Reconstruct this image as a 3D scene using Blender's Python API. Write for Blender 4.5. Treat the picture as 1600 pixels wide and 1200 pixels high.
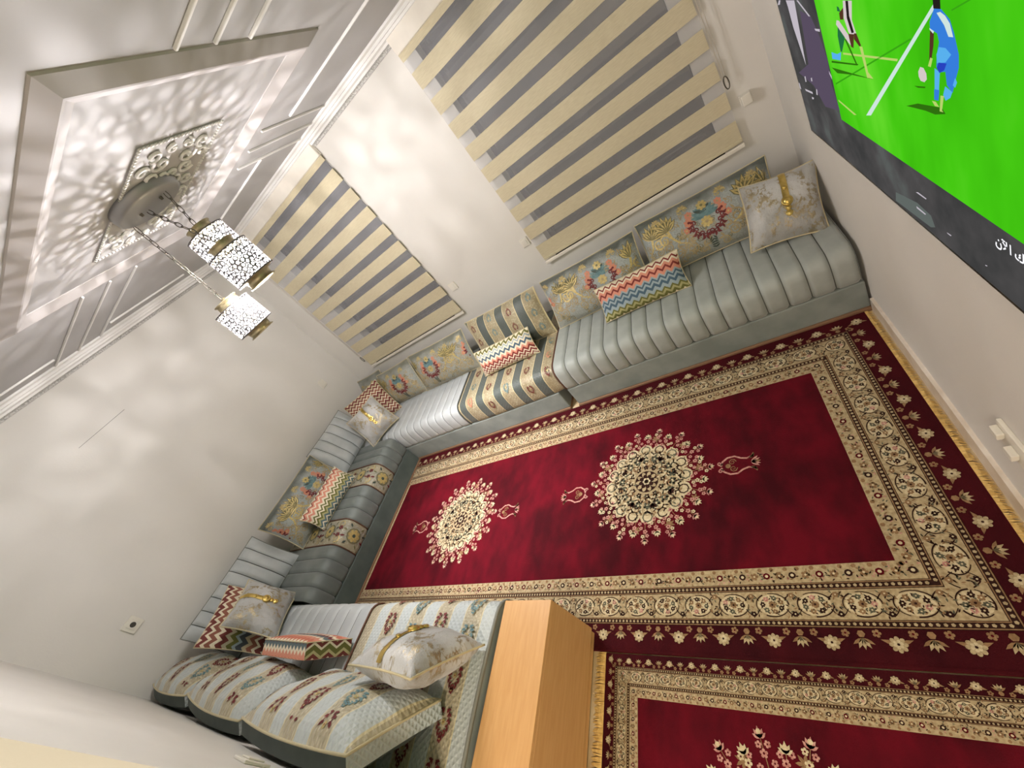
import bpy, bmesh, math, random
from mathutils import Vector, Matrix
random.seed(7)
PI = math.pi
scene = bpy.context.scene
COL = scene.collection
for o in list(bpy.data.objects):
    bpy.data.objects.remove(o, do_unlink=True)

# ------------------------------------------------------------------ camera
cam_d = bpy.data.cameras.new('camera')
cam_d.sensor_fit = 'HORIZONTAL'
cam_d.sensor_width = 36.0
cam_d.lens = 625.505 * 36.0 / 1600.0
cam_d.clip_start = 0.02
cam = bpy.data.objects.new('camera', cam_d)
COL.objects.link(cam)
rx = Vector((0.7682361, 0.2089190, -0.6051167))     # image right
dn = Vector((-0.3172311, -0.6967862, -0.6433144))   # image down
fw = Vector((-0.5560375, 0.6861792, -0.4690207))    # view direction
m3 = Matrix((rx, -dn, -fw)).transposed()
cam.matrix_world = Matrix.Translation((4.0461, -2.9566, 1.8406)) @ m3.to_4x4()
scene.camera = cam

# ------------------------------------------------------------------ world, exposure
w = bpy.data.worlds.new('world')
scene.world = w
w.use_nodes = True
w.node_tree.nodes['Background'].inputs[0].default_value = (0.01, 0.012, 0.02, 1)
w.node_tree.nodes['Background'].inputs[1].default_value = 0.3
vs = scene.view_settings
vs.view_transform = 'Standard'
vs.look = 'None'
vs.gamma = 1.0
vs.use_curve_mapping = False
vs.exposure = 0.36
PENDANT_WATTS = (112.0, 106.0, 98.0)
BAY_WATTS = 41.0

# ------------------------------------------------------------------ helpers
def S(r, g, b, a=1.0):
    def f(c):
        c /= 255.0
        return c / 12.92 if c <= 0.04045 else ((c + 0.055) / 1.055) ** 2.4
    return (f(r), f(g), f(b), a)

class MB:
    """collects geometry for one mesh object"""
    def __init__(self):
        self.v = []; self.f = []; self.m = []; self.uv = []; self.sm = []
    def quad(self, pts, m=0, uv=None, smooth=False):
        n = len(self.v); self.v += [tuple(p) for p in pts]
        self.f.append(tuple(range(n, n + len(pts)))); self.m.append(m)
        self.uv.append(uv if uv else [(p[0], p[1]) for p in pts]); self.sm.append(smooth)
    def box(self, lo, hi, m=0):
        x0, y0, z0 = lo; x1, y1, z1 = hi
        n = len(self.v)
        self.v += [(x0,y0,z0),(x1,y0,z0),(x1,y1,z0),(x0,y1,z0),(x0,y0,z1),(x1,y0,z1),(x1,y1,z1),(x0,y1,z1)]
        for q in ((0,3,2,1),(4,5,6,7),(0,1,5,4),(1,2,6,5),(2,3,7,6),(3,0,4,7)):
            self.f.append(tuple(n+i for i in q)); self.m.append(m); self.sm.append(False)
            self.uv.append([(self.v[n+i][0]+self.v[n+i][1]*.37, self.v[n+i][2]+self.v[n+i][1]) for i in q])
    def grid(self, fn, nu, nv, m=0, smooth=True, uvf=None, flip=False):
        n = len(self.v); uvs = []
        for j in range(nv+1):
            for i in range(nu+1):
                u, v = i/nu, j/nv
                self.v.append(tuple(fn(u, v)))
                uvs.append(uvf(u, v) if uvf else (u, v))
        for j in range(nv):
            for i in range(nu):
                a = j*(nu+1)+i; q = (a, a+1, a+nu+2, a+nu+1)
                if flip: q = q[::-1]
                self.f.append(tuple(n+k for k in q)); self.m.append(m); self.sm.append(smooth)
                self.uv.append([uvs[k] for k in q])
    def tube(self, pts, r, seg=6, m=0, closed=False):
        pts = [Vector(p) for p in pts]; n = len(self.v); k = len(pts)
        rr = r if isinstance(r, (list, tuple)) else [r]*k
        prev = None
        for i, p in enumerate(pts):
            a = pts[(i-1) % k] if (closed or i > 0) else p
            b = pts[(i+1) % k] if (closed or i < k-1) else p
            t = (b-a)
            t = t.normalized() if t.length > 1e-9 else Vector((0,0,1))
            if prev is None:
                s = t.cross(Vector((0,0,1)))
                if s.length < 1e-3: s = t.cross(Vector((1,0,0)))
            else:
                s = prev - t*prev.dot(t)
            s.normalize(); prev = s; q = t.cross(s)
            for j in range(seg):
                an = 2*PI*j/seg
                self.v.append(tuple(p + (s*math.cos(an)+q*math.sin(an))*rr[i]))
        for i in range(k if closed else k-1):
            for j in range(seg):
                a = n+i*seg+j; b = n+i*seg+(j+1) % seg
                c = n+((i+1) % k)*seg+(j+1) % seg; d = n+((i+1) % k)*seg+j
                self.f.append((a,b,c,d)); self.m.append(m); self.sm.append(True); self.uv.append([(0,0)]*4)
        if not closed:
            for e in (0, k-1):
                self.f.append(tuple(n+e*seg+j for j in range(seg))); self.m.append(m); self.sm.append(False); self.uv.append([(0,0)]*seg)
    def lathe(self, prof, c=(0,0,0), seg=24, m=0, smooth=True):
        n = len(self.v)
        for r, z in prof:
            for j in range(seg):
                a = 2*PI*j/seg
                self.v.append((c[0]+r*math.cos(a), c[1]+r*math.sin(a), c[2]+z))
        for i in range(len(prof)-1):
            for j in range(seg):
                self.f.append((n+i*seg+j, n+i*seg+(j+1) % seg, n+(i+1)*seg+(j+1) % seg, n+(i+1)*seg+j))
                self.m.append(m); self.sm.append(smooth); self.uv.append([(j/seg, i),((j+1)/seg, i),((j+1)/seg, i+1),(j/seg, i+1)])
    def mesh(self, name):
        me = bpy.data.meshes.new(name)
        me.from_pydata(self.v, [], self.f)
        me.polygons.foreach_set('material_index', self.m)
        me.polygons.foreach_set('use_smooth', self.sm)
        ul = me.uv_layers.new(name='UVMap')
        flat = []
        for u in self.uv:
            for a in u: flat += [a[0], a[1]]
        ul.data.foreach_set('uv', flat)
        me.update()
        return me
    def build(self, name, mats, parent=None, weld=False):
        me = self.mesh(name)
        return link(name, me, mats, parent, weld)

def link(name, me, mats, parent=None, weld=False, bevel=0):
    if weld or bevel:
        bm = bmesh.new(); bm.from_mesh(me)
        bmesh.ops.remove_doubles(bm, verts=bm.verts, dist=1e-5)
        bmesh.ops.recalc_face_normals(bm, faces=bm.faces)
        if bevel:
            bmesh.ops.bevel(bm, geom=list(bm.edges), offset=bevel, segments=2, affect='EDGES', profile=0.5)
        bm.to_mesh(me); bm.free()
    if mats and not me.materials:
        for mm in (mats if isinstance(mats, (list, tuple)) else [mats]): me.materials.append(mm)
    o = bpy.data.objects.new(name, me); COL.objects.link(o)
    if parent: o.parent = parent
    return o

def bbox(name, lo, hi, mat_, parent=None, bevel=0.004):
    b = MB(); b.box(lo, hi)
    return link(name, b.mesh(name), mat_, parent, True, bevel)

def empty(name, loc, rot=None):
    o = bpy.data.objects.new(name, None); COL.objects.link(o)
    o.empty_display_size = 0.1
    if rot is None: o.location = loc
    else: o.matrix_world = Matrix.Translation(loc) @ rot.to_4x4()
    return o

def tag(o, label, cat=None, group=None, kind=None):
    o['label'] = label
    if cat: o['category'] = cat
    if group: o['group'] = group
    if kind: o['kind'] = kind
    return o

def structure(o, label=None):
    o['kind'] = 'structure'
    if label: o['label'] = label
    return o

# ------------------------------------------------------------------ materials
def nmat(name):
    m = bpy.data.materials.new(name); m.use_nodes = True
    nt = m.node_tree
    return m, nt, nt.nodes['Principled BSDF'], nt.nodes, nt.links

def noise_node(N, L, scale, detail=3.0, coord='Object', mapping=None, rough=0.5):
    tc = N.new('ShaderNodeTexCoord'); no = N.new('ShaderNodeTexNoise')
    no.inputs['Scale'].default_value = scale; no.inputs['Detail'].default_value = detail
    no.inputs['Roughness'].default_value = rough
    if mapping:
        mp = N.new('ShaderNodeMapping'); mp.inputs['Scale'].default_value = mapping
        L.new(tc.outputs[coord], mp.inputs['Vector']); L.new(mp.outputs[0], no.inputs['Vector'])
    else: L.new(tc.outputs[coord], no.inputs['Vector'])
    return no

def mixc(N, L, fac, a, b):
    mx = N.new('ShaderNodeMix'); mx.data_type = 'RGBA'
    for k, val in ((0, fac), (6, a), (7, b)):
        if hasattr(val, 'links') or isinstance(val, bpy.types.NodeSocket): L.new(val, mx.inputs[k])
        else: mx.inputs[k].default_value = val
    return mx.outputs[2]

def ramp(N, L, src, stops, interp='LINEAR'):
    r = N.new('ShaderNodeValToRGB'); r.color_ramp.interpolation = interp
    el = r.color_ramp.elements
    while len(el) < len(stops): el.new(0.5)
    for e, (p, c) in zip(el, stops):
        e.position = p; e.color = c
    L.new(src, r.inputs[0])
    return r.outputs[0]

def bump(N, L, b, src, strength=0.2, dist=0.005):
    bp_ = N.new('ShaderNodeBump'); bp_.inputs['Strength'].default_value = strength
    bp_.inputs['Distance'].default_value = dist
    L.new(src, bp_.inputs['Height']); L.new(bp_.outputs[0], b.inputs['Normal'])

def plain(name, col, rough=0.6, metal=0.0, col2=None, nscale=8, nmap=None, bstr=0, bscale=40, sheen=0, spec=None, coord='Object', bdist=0.003):
    m, nt, b, N, L = nmat(name)
    b.inputs['Roughness'].default_value = rough
    b.inputs['Metallic'].default_value = metal
    if sheen:
        b.inputs['Sheen Weight'].default_value = sheen; b.inputs['Sheen Roughness'].default_value = 0.4
    if spec is not None: b.inputs['Specular IOR Level'].default_value = spec
    no = noise_node(N, L, nscale, 4, coord, nmap)
    f = ramp(N, L, no.outputs[0], [(0.35, (0,0,0,1)), (0.65, (1,1,1,1))])
    c2 = col2 if col2 else tuple(c*0.93 for c in col[:3])+(1,)
    L.new(mixc(N, L, f, col, c2), b.inputs['Base Color'])
    if bstr:
        bn = noise_node(N, L, bscale, 4, coord, nmap)
        bump(N, L, b, bn.outputs[0], bstr, bdist)
    return m

def emit(name, col, strength):
    m = bpy.data.materials.new(name); m.use_nodes = True
    nt = m.node_tree; nt.nodes.clear()
    e = nt.nodes.new('ShaderNodeEmission'); o = nt.nodes.new('ShaderNodeOutputMaterial')
    e.inputs[0].default_value = col; e.inputs[1].default_value = strength
    nt.links.new(e.outputs[0], o.inputs[0])
    return m

M = {}
M['wall'] = plain('wall_paint', S(223,220,213), 0.75, col2=S(218,215,208), nscale=2.2, bstr=0.12, bscale=90)
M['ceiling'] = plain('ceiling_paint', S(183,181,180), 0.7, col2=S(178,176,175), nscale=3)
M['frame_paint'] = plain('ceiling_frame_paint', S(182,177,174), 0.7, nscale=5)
M['gypsum'] = plain('white_gypsum', S(236,234,230), 0.5, nscale=5)
M['gypsum_grey'] = plain('speckled_grey_plaster', S(150,148,142), 0.7, col2=S(205,203,198), nscale=120, bstr=0.5, bscale=150)
M['floor'] = plain('marble_floor', S(178,150,108), 0.35, col2=S(205,186,150), nscale=5)
M['marble'] = plain('white_marble', S(226,218,206), 0.3, col2=S(205,192,175), nscale=9)
M['velvet'] = plain('silver_grey_velvet', S(162,168,163), 0.55, col2=S(144,151,147), nscale=7, sheen=0.5, bstr=0.05, bscale=200)
M['velvet_shaded'] = plain('shade_toned_grey_velvet', S(112,119,115), 0.55, col2=S(95,102,99), nscale=7, sheen=0.4, bstr=0.05, bscale=200)  # same grey velvet, with the left sofa's shade put into the colour
M['velvet_lit'] = plain('lit_toned_grey_velvet', S(186,191,191), 0.5, col2=S(172,178,179), nscale=7, sheen=0.4)  # same grey velvet, with brighter light put into the colour
M['base_g'] = plain('grey_velvet_base', S(138,145,140), 0.7, col2=S(118,126,122), nscale=6, sheen=0.3)
M['base_shaded'] = plain('shade_toned_velvet_base', S(82,92,87), 0.7, col2=S(68,78,74), nscale=6, sheen=0.3)  # left sofa base, its shade put into the colour as well
M['backing'] = plain('dark_green_backing', S(80,88,83), 0.8, col2=S(70,78,73), nscale=10)
M['seam'] = plain('dark_seam', S(84,88,84), 0.8)
M['pipe_brown'] = plain('brown_piping', S(96,62,44), 0.7)
M['pipe_grey'] = plain('grey_piping', S(128,130,122), 0.7)
M['pipe_gold'] = plain('cream_gold_piping', S(196,184,148), 0.5)
M['wood'] = plain('beech_wood', S(212,166,110), 0.4, col2=S(205,157,100), nscale=3, nmap=(30, 3, 30), bstr=0.03, bscale=6)
M['plinth'] = plain('brown_wood_strip', S(128,96,70), 0.6, nscale=10)
M['gold'] = plain('gold_metal', S(222,196,120), 0.3, 1.0, col2=S(200,172,96), nscale=30)
M['thread_gold'] = plain('gold_thread', S(198,180,122), 0.45, 0.25, col2=S(176,156,96), nscale=80)
M['thread_tan'] = plain('tan_thread', S(170,154,116), 0.6, col2=S(150,134,100), nscale=60)
M['thread_olive'] = plain('olive_thread', S(112,108,74), 0.7)
M['thread_red'] = plain('burgundy_thread', S(116,34,38), 0.7, col2=S(90,24,30), nscale=50)
M['thread_coral'] = plain('coral_thread', S(200,132,106), 0.7)
M['thread_teal'] = plain('teal_thread', S(82,116,122), 0.7, col2=S(110,140,142), nscale=50)
M['thread_dark'] = plain('dark_green_thread', S(62,74,66), 0.7)
M['white_plastic'] = plain('white_plastic', S(232,228,216), 0.35)
M['hole'] = plain('dark_socket_hole', S(60,56,50), 0.5)
M['bronze'] = plain('aged_brass', S(196,184,150), 0.38, 0.8, col2=S(150,140,112), nscale=20)
M['chain'] = plain('dark_steel_chain', S(96,92,84), 0.35, 0.9)
M['canopy'] = plain('grey_metal_canopy', S(150,150,152), 0.45, 0.5)
M['black'] = plain('black_tv_plastic', S(16,16,17), 0.3)
M['tvgrey'] = plain('grey_metal_trim', S(110,104,94), 0.4, 0.6)
M['glass'] = plain('dark_night_window', S(26,28,34), 0.08, spec=0.6)
M['alu'] = plain('white_aluminium', S(220,218,212), 0.4)
M['rail'] = plain('cream_blind_rail', S(238,232,220), 0.35)
M['carpet_red'] = None

def carpet_red(name, a, b_):
    m, nt, b, N, L = nmat(name)
    b.inputs['Roughness'].default_value = 0.9
    b.inputs['Specular IOR Level'].default_value = 0.15
    b.inputs['Sheen Weight'].default_value = 0.25; b.inputs['Sheen Roughness'].default_value = 0.5
    b.inputs['Sheen Tint'].default_value = S(200,40,60)
    n1 = noise_node(N, L, 2.6, 4, 'Object'); n2 = noise_node(N, L, 14, 3, 'Object', (1, .5, 1))
    f = mixc(N, L, 0.35, n1.outputs[0], n2.outputs[0])
    fr = ramp(N, L, f, [(0.40, (0,0,0,1)), (0.62, (1,1,1,1))])
    L.new(mixc(N, L, fr, a, b_), b.inputs['Base Color'])
    n3 = noise_node(N, L, 260, 2, 'Object'); bump(N, L, b, n3.outputs[0], 0.4, 0.004)
    return m
M['carpet_red'] = carpet_red('crimson_carpet_pile', S(90,3,20), S(52,1,9))
M['carpet_maroon'] = carpet_red('maroon_carpet_border', S(60,6,14), S(42,2,8))
def pile(name, c, c2):
    return plain(name, c, 0.95, col2=c2, nscale=90, bstr=0.4, bscale=260, spec=0.1, sheen=0.15)
M['c_beige'] = pile('beige_carpet_pile', S(180,163,128), S(152,134,102))
M['c_cream'] = pile('cream_carpet_pile', S(206,192,158), S(184,168,134))
M['c_tan'] = pile('tan_carpet_pile', S(146,116,84), S(122,94,66))
M['c_dark'] = pile('dark_brown_carpet_pile', S(52,30,24), S(38,20,18))
M['c_rose'] = pile('rose_carpet_pile', S(196,150,136), S(164,108,100))
M['c_green'] = pile('grey_green_carpet_pile', S(98,98,80), S(78,78,66))
M['c_maroon'] = pile('deep_maroon_carpet_pile', S(88,10,22), S(70,6,16))
M['fringe'] = plain('golden_fringe', S(236,202,126), 0.5, col2=S(206,166,92), nscale=60)

def damask_mat(name, top, mid, low):
    m, nt, b, N, L = nmat(name)
    b.inputs['Roughness'].default_value = 0.55
    b.inputs['Sheen Weight'].default_value = 0.2
    uv = N.new('ShaderNodeUVMap'); sep = N.new('ShaderNodeSeparateXYZ'); L.new(uv.outputs[0], sep.inputs[0])
    no = noise_node(N, L, 9, 3, 'UV')
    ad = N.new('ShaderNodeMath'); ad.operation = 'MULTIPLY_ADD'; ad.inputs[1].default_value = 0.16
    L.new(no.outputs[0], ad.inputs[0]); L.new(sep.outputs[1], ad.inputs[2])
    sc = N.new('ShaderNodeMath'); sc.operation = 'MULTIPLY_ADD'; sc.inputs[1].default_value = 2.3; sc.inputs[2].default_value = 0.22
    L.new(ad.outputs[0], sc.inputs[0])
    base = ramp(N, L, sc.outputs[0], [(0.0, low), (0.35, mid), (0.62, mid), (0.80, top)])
    n2 = noise_node(N, L, 110, 4, 'UV', None, 0.7)
    f2 = ramp(N, L, n2.outputs[0], [(0.45, (0,0,0,1)), (0.62, (1,1,1,1))])
    dk = mixc(N, L, 0.42, base, S(104,100,84))
    L.new(mixc(N, L, f2, base, dk), b.inputs['Base Color'])
    bump(N, L, b, n2.outputs[0], 0.35, 0.004)
    return m
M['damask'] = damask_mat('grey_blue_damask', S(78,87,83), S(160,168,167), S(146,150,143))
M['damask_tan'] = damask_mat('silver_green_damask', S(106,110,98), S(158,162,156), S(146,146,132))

def stripe_mat(name, period, stops, offs=0.0, axis=0, lace=0.5, quilt=0.3):
    """stops: list of (start fraction, colour, lace amount)"""
    m, nt, b, N, L = nmat(name)
    b.inputs['Roughness'].default_value = 0.5
    b.inputs['Sheen Weight'].default_value = 0.2
    uv = N.new('ShaderNodeUVMap'); sep = N.new('ShaderNodeSeparateXYZ'); L.new(uv.outputs[0], sep.inputs[0])
    d = N.new('ShaderNodeMath'); d.operation = 'MULTIPLY_ADD'; d.inputs[1].default_value = 1/period; d.inputs[2].default_value = offs
    L.new(sep.outputs[axis], d.inputs[0])
    fr = N.new('ShaderNodeMath'); fr.operation = 'FRACT'; L.new(d.outputs[0], fr.inputs[0])
    base = ramp(N, L, fr.outputs[0], [(p, c) for p, c, l in stops], 'CONSTANT')
    lm = ramp(N, L, fr.outputs[0], [(p, (l, l, l, 1)) for p, c, l in stops], 'CONSTANT')
    vo = N.new('ShaderNodeTexVoronoi'); vo.inputs['Scale'].default_value = 75
    L.new(uv.outputs[0], vo.inputs['Vector'])
    f = ramp(N, L, vo.outputs['Distance'], [(0.25, (0,0,0,1)), (0.45, (1,1,1,1))])
    mm = N.new('ShaderNodeMath'); mm.operation = 'MULTIPLY'
    L.new(f, mm.inputs[0]); L.new(lm, mm.inputs[1])
    dk = mixc(N, L, lace, base, S(120,100,62))
    L.new(mixc(N, L, mm.outputs[0], base, dk), b.inputs['Base Color'])
    # quilting: two diagonal wave textures
    wv = N.new('ShaderNodeTexWave'); wv.bands_direction = 'DIAGONAL'; wv.inputs['Scale'].default_value = 22; wv.inputs['Distortion'].default_value = 0.6
    L.new(uv.outputs[0], wv.inputs['Vector'])
    mp = N.new('ShaderNodeMapping'); mp.inputs['Rotation'].default_value = (0, 0, PI/2); L.new(uv.outputs[0], mp.inputs['Vector'])
    wv2 = N.new('ShaderNodeTexWave'); wv2.bands_direction = 'DIAGONAL'; wv2.inputs['Scale'].default_value = 22; wv2.inputs['Distortion'].default_value = 0.6
    L.new(mp.outputs[0], wv2.inputs['Vector'])
    mn = N.new('ShaderNodeMath'); mn.operation = 'MINIMUM'
    L.new(wv.outputs[0], mn.inputs[0]); L.new(wv2.outputs[0], mn.inputs[1])
    bump(N, L, b, mn.outputs[0], quilt, 0.006)
    return m
GOLDS, PALE = S(200,188,156), S(183,190,188)
M['stripe_dark'] = stripe_mat('dark_and_gold_striped_damask', 0.196,
    [(0, S(76,85,82), 0.1), (0.36, S(206,192,148), 0), (0.39, S(168,158,128), 1), (0.62, S(178,170,142), 1), (0.93, S(206,192,148), 0), (0.96, S(76,85,82), .1)], 0.1, 0, 0.45, 0.2)
M['stripe_light'] = stripe_mat('pale_and_gold_striped_damask', 0.2,
    [(0, PALE, 0.0), (0.44, S(206,196,160), 0), (0.465, S(190,182,156), 1), (0.97, S(206,196,160), 0)], 0.0, 0, 0.35, 0.5)
M['quilt_pale'] = stripe_mat('pale_quilted_satin', 0.5, [(0, PALE, 0), (0.5, S(178,187,187), 0)], 0, 0, 0.3, 0.8)
M['floral_gold'] = stripe_mat('gold_floral_panel', 0.25, [(0, S(172,168,146), 1), (0.5, S(160,162,150), 1)], 0, 0, 0.4, 0.15)

def zigzag_mat(name, cols, period, freq, amp, axis=1, offs=3.44):
    m, nt, b, N, L = nmat(name)
    b.inputs['Roughness'].default_value = 0.8
    uv = N.new('ShaderNodeUVMap'); sep = N.new('ShaderNodeSeparateXYZ'); L.new(uv.outputs[0], sep.inputs[0])
    pp = N.new('ShaderNodeMath'); pp.operation = 'PINGPONG'; pp.inputs[1].default_value = 0.5/freq
    L.new(sep.outputs[1-axis], pp.inputs[0])
    a = N.new('ShaderNodeMath'); a.operation = 'MULTIPLY_ADD'; a.inputs[1].default_value = amp*2*freq
    L.new(pp.outputs[0], a.inputs[0]); L.new(sep.outputs[axis], a.inputs[2])
    d = N.new('ShaderNodeMath'); d.operation = 'MULTIPLY_ADD'; d.inputs[1].default_value = 1/period; d.inputs[2].default_value = offs
    L.new(a.outputs[0], d.inputs[0])
    fr = N.new('ShaderNodeMath'); fr.operation = 'FRACT'; L.new(d.outputs[0], fr.inputs[0])
    tot = sum(wd for c, wd in cols); p = 0; st = []
    for c, wd in cols:
        st.append((p/tot, c)); p += wd
    col = ramp(N, L, fr.outputs[0], st, 'CONSTANT')
    no = noise_node(N, L, 160, 2, 'UV')
    f = ramp(N, L, no.outputs[0], [(0.4, (0,0,0,1)), (0.7, (1,1,1,1))])
    dk = mixc(N, L, 0.18, col, S(90,84,72))
    L.new(mixc(N, L, f, col, dk), b.inputs['Base Color'])
    bump(N, L, b, no.outputs[0], 0.3, 0.003)
    return m
ZC, ZR, ZK, ZB, ZLB, ZG, ZLG = S(226,216,190), S(122,38,34), S(212,142,118), S(66,94,112), S(150,166,172), S(104,104,46), S(170,166,116)
M['zig_multi'] = zigzag_mat('cream_red_blue_green_zigzag', [(ZG,1),(ZLG,.8),(ZG,.7),(ZLB,1.2),(ZB,1),(ZLB,.8),(ZB,.7),(ZLB,.6),(ZK,1.1),(ZR,.8),(ZK,1),(ZC,.7),(ZR,.6),(ZC,1.4)], 0.25, 20, 0.024)
M['zig_blue'] = zigzag_mat('red_blue_green_zigzag', [(ZC,.8),(ZR,.5),(ZC,.6),(ZR,.8),(ZC,.5),(ZR,.9),(ZK,.8),(ZC,.9),(ZB,.9),(ZC,.8),(ZLB,.6),(ZC,.5),(ZG,.8),(ZC,.7)], 0.225, 20, 0.026)
M['zig_side'] = zigzag_mat('coral_green_teal_zigzag', [(S(86,110,116),.8),(ZC,.5),(S(86,110,116),.7),(ZLG,.7),(ZG,.7),(ZC,.6),(ZG,.6),(ZC,.8),(ZK,.9),(ZC,.5),(ZK,.7),(ZR,.4),(ZC,.7)], 0.225, 18, 0.028)
ZM, ZBR = S(112,44,40), S(140,84,66)
M['zig_maroon'] = zigzag_mat('maroon_cream_zigzag', [(ZM,1),(ZC,.5),(ZBR,.9),(ZC,.6),(ZM,.8),(S(190,176,146),.8)], 0.115, 20, 0.028)
M['zig_maroon2'] = zigzag_mat('maroon_olive_navy_zigzag', [(ZM,.7),(ZC,.4),(ZBR,.6),(S(186,172,142),.5),(S(58,66,74),.7),(ZLB,.4),(ZG,.6),(S(186,178,150),.5),(ZM,.7),(ZC,.5),(ZBR,.6),(ZC,.4),(ZM,.6),(ZC,.5)], 0.42, 18, 0.034)
M['zig_box'] = zigzag_mat('coral_and_cream_zigzag', [(S(196,112,88),1),(ZC,.6),(ZM,.7),(S(92,108,112),.8),(ZC,.6),(ZK,.9)], 0.16, 26, 0.022)
M['zig_olive'] = zigzag_mat('olive_maroon_zigzag', [(ZG,1),(S(186,178,130),.6),(ZM,.8),(ZC,.5)], 0.07, 12, 0.028)

def silver_mat(name):
    m, nt, b, N, L = nmat(name)
    b.inputs['Roughness'].default_value = 0.42
    b.inputs['Sheen Weight'].default_value = 0.3
    n1 = noise_node(N, L, 7, 6, 'UV', (1.6, 1, 1), 0.68)
    f1 = ramp(N, L, n1.outputs[0], [(0.49, (0,0,0,1)), (0.54, (1,1,1,1))])
    n2 = noise_node(N, L, 34, 5, 'UV', None, 0.7)
    f2 = ramp(N, L, n2.outputs[0], [(0.47, (0,0,0,1)), (0.52, (1,1,1,1))])
    mm = N.new('ShaderNodeMath'); mm.operation = 'MULTIPLY'; L.new(f1, mm.inputs[0]); L.new(f2, mm.inputs[1])
    n3 = noise_node(N, L, 3.5, 3, 'UV'); f3 = ramp(N, L, n3.outputs[0], [(0.4, (0,0,0,1)), (0.6, (1,1,1,1))])
    c = mixc(N, L, f3, S(194,195,194), S(158,158,155))
    L.new(mixc(N, L, mm.outputs[0], c, S(168,156,128)), b.inputs['Base Color'])
    me = N.new('ShaderNodeMath'); me.operation = 'MULTIPLY'; me.inputs[1].default_value = 0.85; L.new(mm.outputs[0], me.inputs[0])
    L.new(me.outputs[0], b.inputs['Metallic'])
    bump(N, L, b, n1.outputs[0], 0.6, 0.02)
    return m
M['silver'] = silver_mat('silver_satin_with_gold_foil')

def sheer_mat():
    m = bpy.data.materials.new('sheer_grey_blind'); m.use_nodes = True
    nt = m.node_tree; N, L = nt.nodes, nt.links; b = N['Principled BSDF']; out = N['Material Output']
    b.inputs['Base Color'].default_value = S(197,197,200); b.inputs['Roughness'].default_value = 0.8
    tr = N.new('ShaderNodeBsdfTransparent'); mx = N.new('ShaderNodeMixShader')
    mx.inputs[0].default_value = 0.64
    L.new(b.outputs[0], mx.inputs[1]); L.new(tr.outputs[0], mx.inputs[2]); L.new(mx.outputs[0], out.inputs[0])
    return m
M['sheer'] = sheer_mat()
M['blind'] = plain('cream_blind_fabric', S(208,198,168), 0.7, col2=S(198,187,156), nscale=22, nmap=(1, 1, 9), bstr=0.25, bscale=30)

# ================================================================== STRUCTURE
L_, H_ = 4.458, 2.54
NW = -3.10           # near wall plane
BAY = -5.2           # end wall of the bay behind the camera
XB = 2.715           # where the near wall ends and the bay begins
WINS = ((0.61, 1.82), (2.89, 4.13))
WZ0, WZ1 = 0.90, 2.42

b = MB(); b.box((-0.15, BAY-0.15, -0.12), (L_+0.15, 0.2, 0.0))
floor = structure(b.build('floor', M['floor']))
b = MB(); b.box((-0.15, BAY-0.15, H_), (L_+0.15, 0.2, H_+0.12))
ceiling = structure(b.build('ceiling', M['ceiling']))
b = MB()
xs = [-0.15, WINS[0][0], WINS[0][1], WINS[1][0], WINS[1][1], L_+0.15]
for i in range(5):
    if i in (1, 3):
        b.box((xs[i], 0, 0), (xs[i+1], 0.18, WZ0)); b.box((xs[i], 0, WZ1), (xs[i+1], 0.18, H_))
    else: b.box((xs[i], 0, 0), (xs[i+1], 0.18, H_))
structure(b.build('wall_back', M['wall']))
b = MB(); b.box((-0.15, NW-0.15, 0), (0, 0, H_)); wall_left = structure(b.build('wall_left', M['wall']))
b = MB(); b.box((L_, BAY-0.15, 0), (L_+0.15, 0, H_)); structure(b.build('wall_right', M['wall']))
b = MB(); b.box((0, NW-0.15, 0), (XB, NW, H_)); b.box((XB-0.15, BAY, 0), (XB, NW-0.15, H_)); b.box((XB-0.15, BAY-0.15, 0), (L_, BAY, H_))
wall_front = structure(b.build('wall_front', M['wall']))
b = MB(); b.box((0.0005, -1.976, 2.0725), (0.0012, -1.609, 2.0745)); b.build('hairline_crack', M['hole'], wall_left)
b = MB(); b.quad([(XB+.0006, NW-.012, 1.71), (XB+.0006, NW-.03, 1.715), (XB+.0006, NW-.02, 1.722)]); b.build('paint_chip', M['hole'], wall_front)

# crown mouldings
prof = [(0.105, 2.54), (0.105, 2.528), (0.085, 2.522), (0.078, 2.508), (0.062, 2.508), (0.058, 2.496), (0.036, 2.490), (0.030, 2.478)]
strip = [(0.030, 2.478), (0.014, 2.472), (0.010, 2.459), (0.0, 2.459)]
def extrude(profile, mapf, t0, t1, name, mat_, parent=None):
    b = MB()
    for (a0, z0), (a1, z1) in zip(profile, profile[1:]):
        b.quad([mapf(t0, a0, z0), mapf(t1, a0, z0), mapf(t1, a1, z1), mapf(t0, a1, z1)])
    return b.build(name, mat_, parent)
maps = [lambda t, a, z: (t, -a, z), lambda t, a, z: (a, t, z), lambda t, a, z: (L_-a, t, z), lambda t, a, z: (t, NW+a, z)]
for k, (mf, t0, t1) in enumerate(((maps[0], 0, L_), (maps[1], NW, 0), (maps[2], BAY, 0), (maps[3], 0, XB))):
    c = structure(extrude(prof, mf, t0, t1, 'trim_%d' % (k+1), M['gypsum']))
    extrude(strip, mf, t0, t1, 'ornament_strip', M['gypsum_grey'], c)

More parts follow.
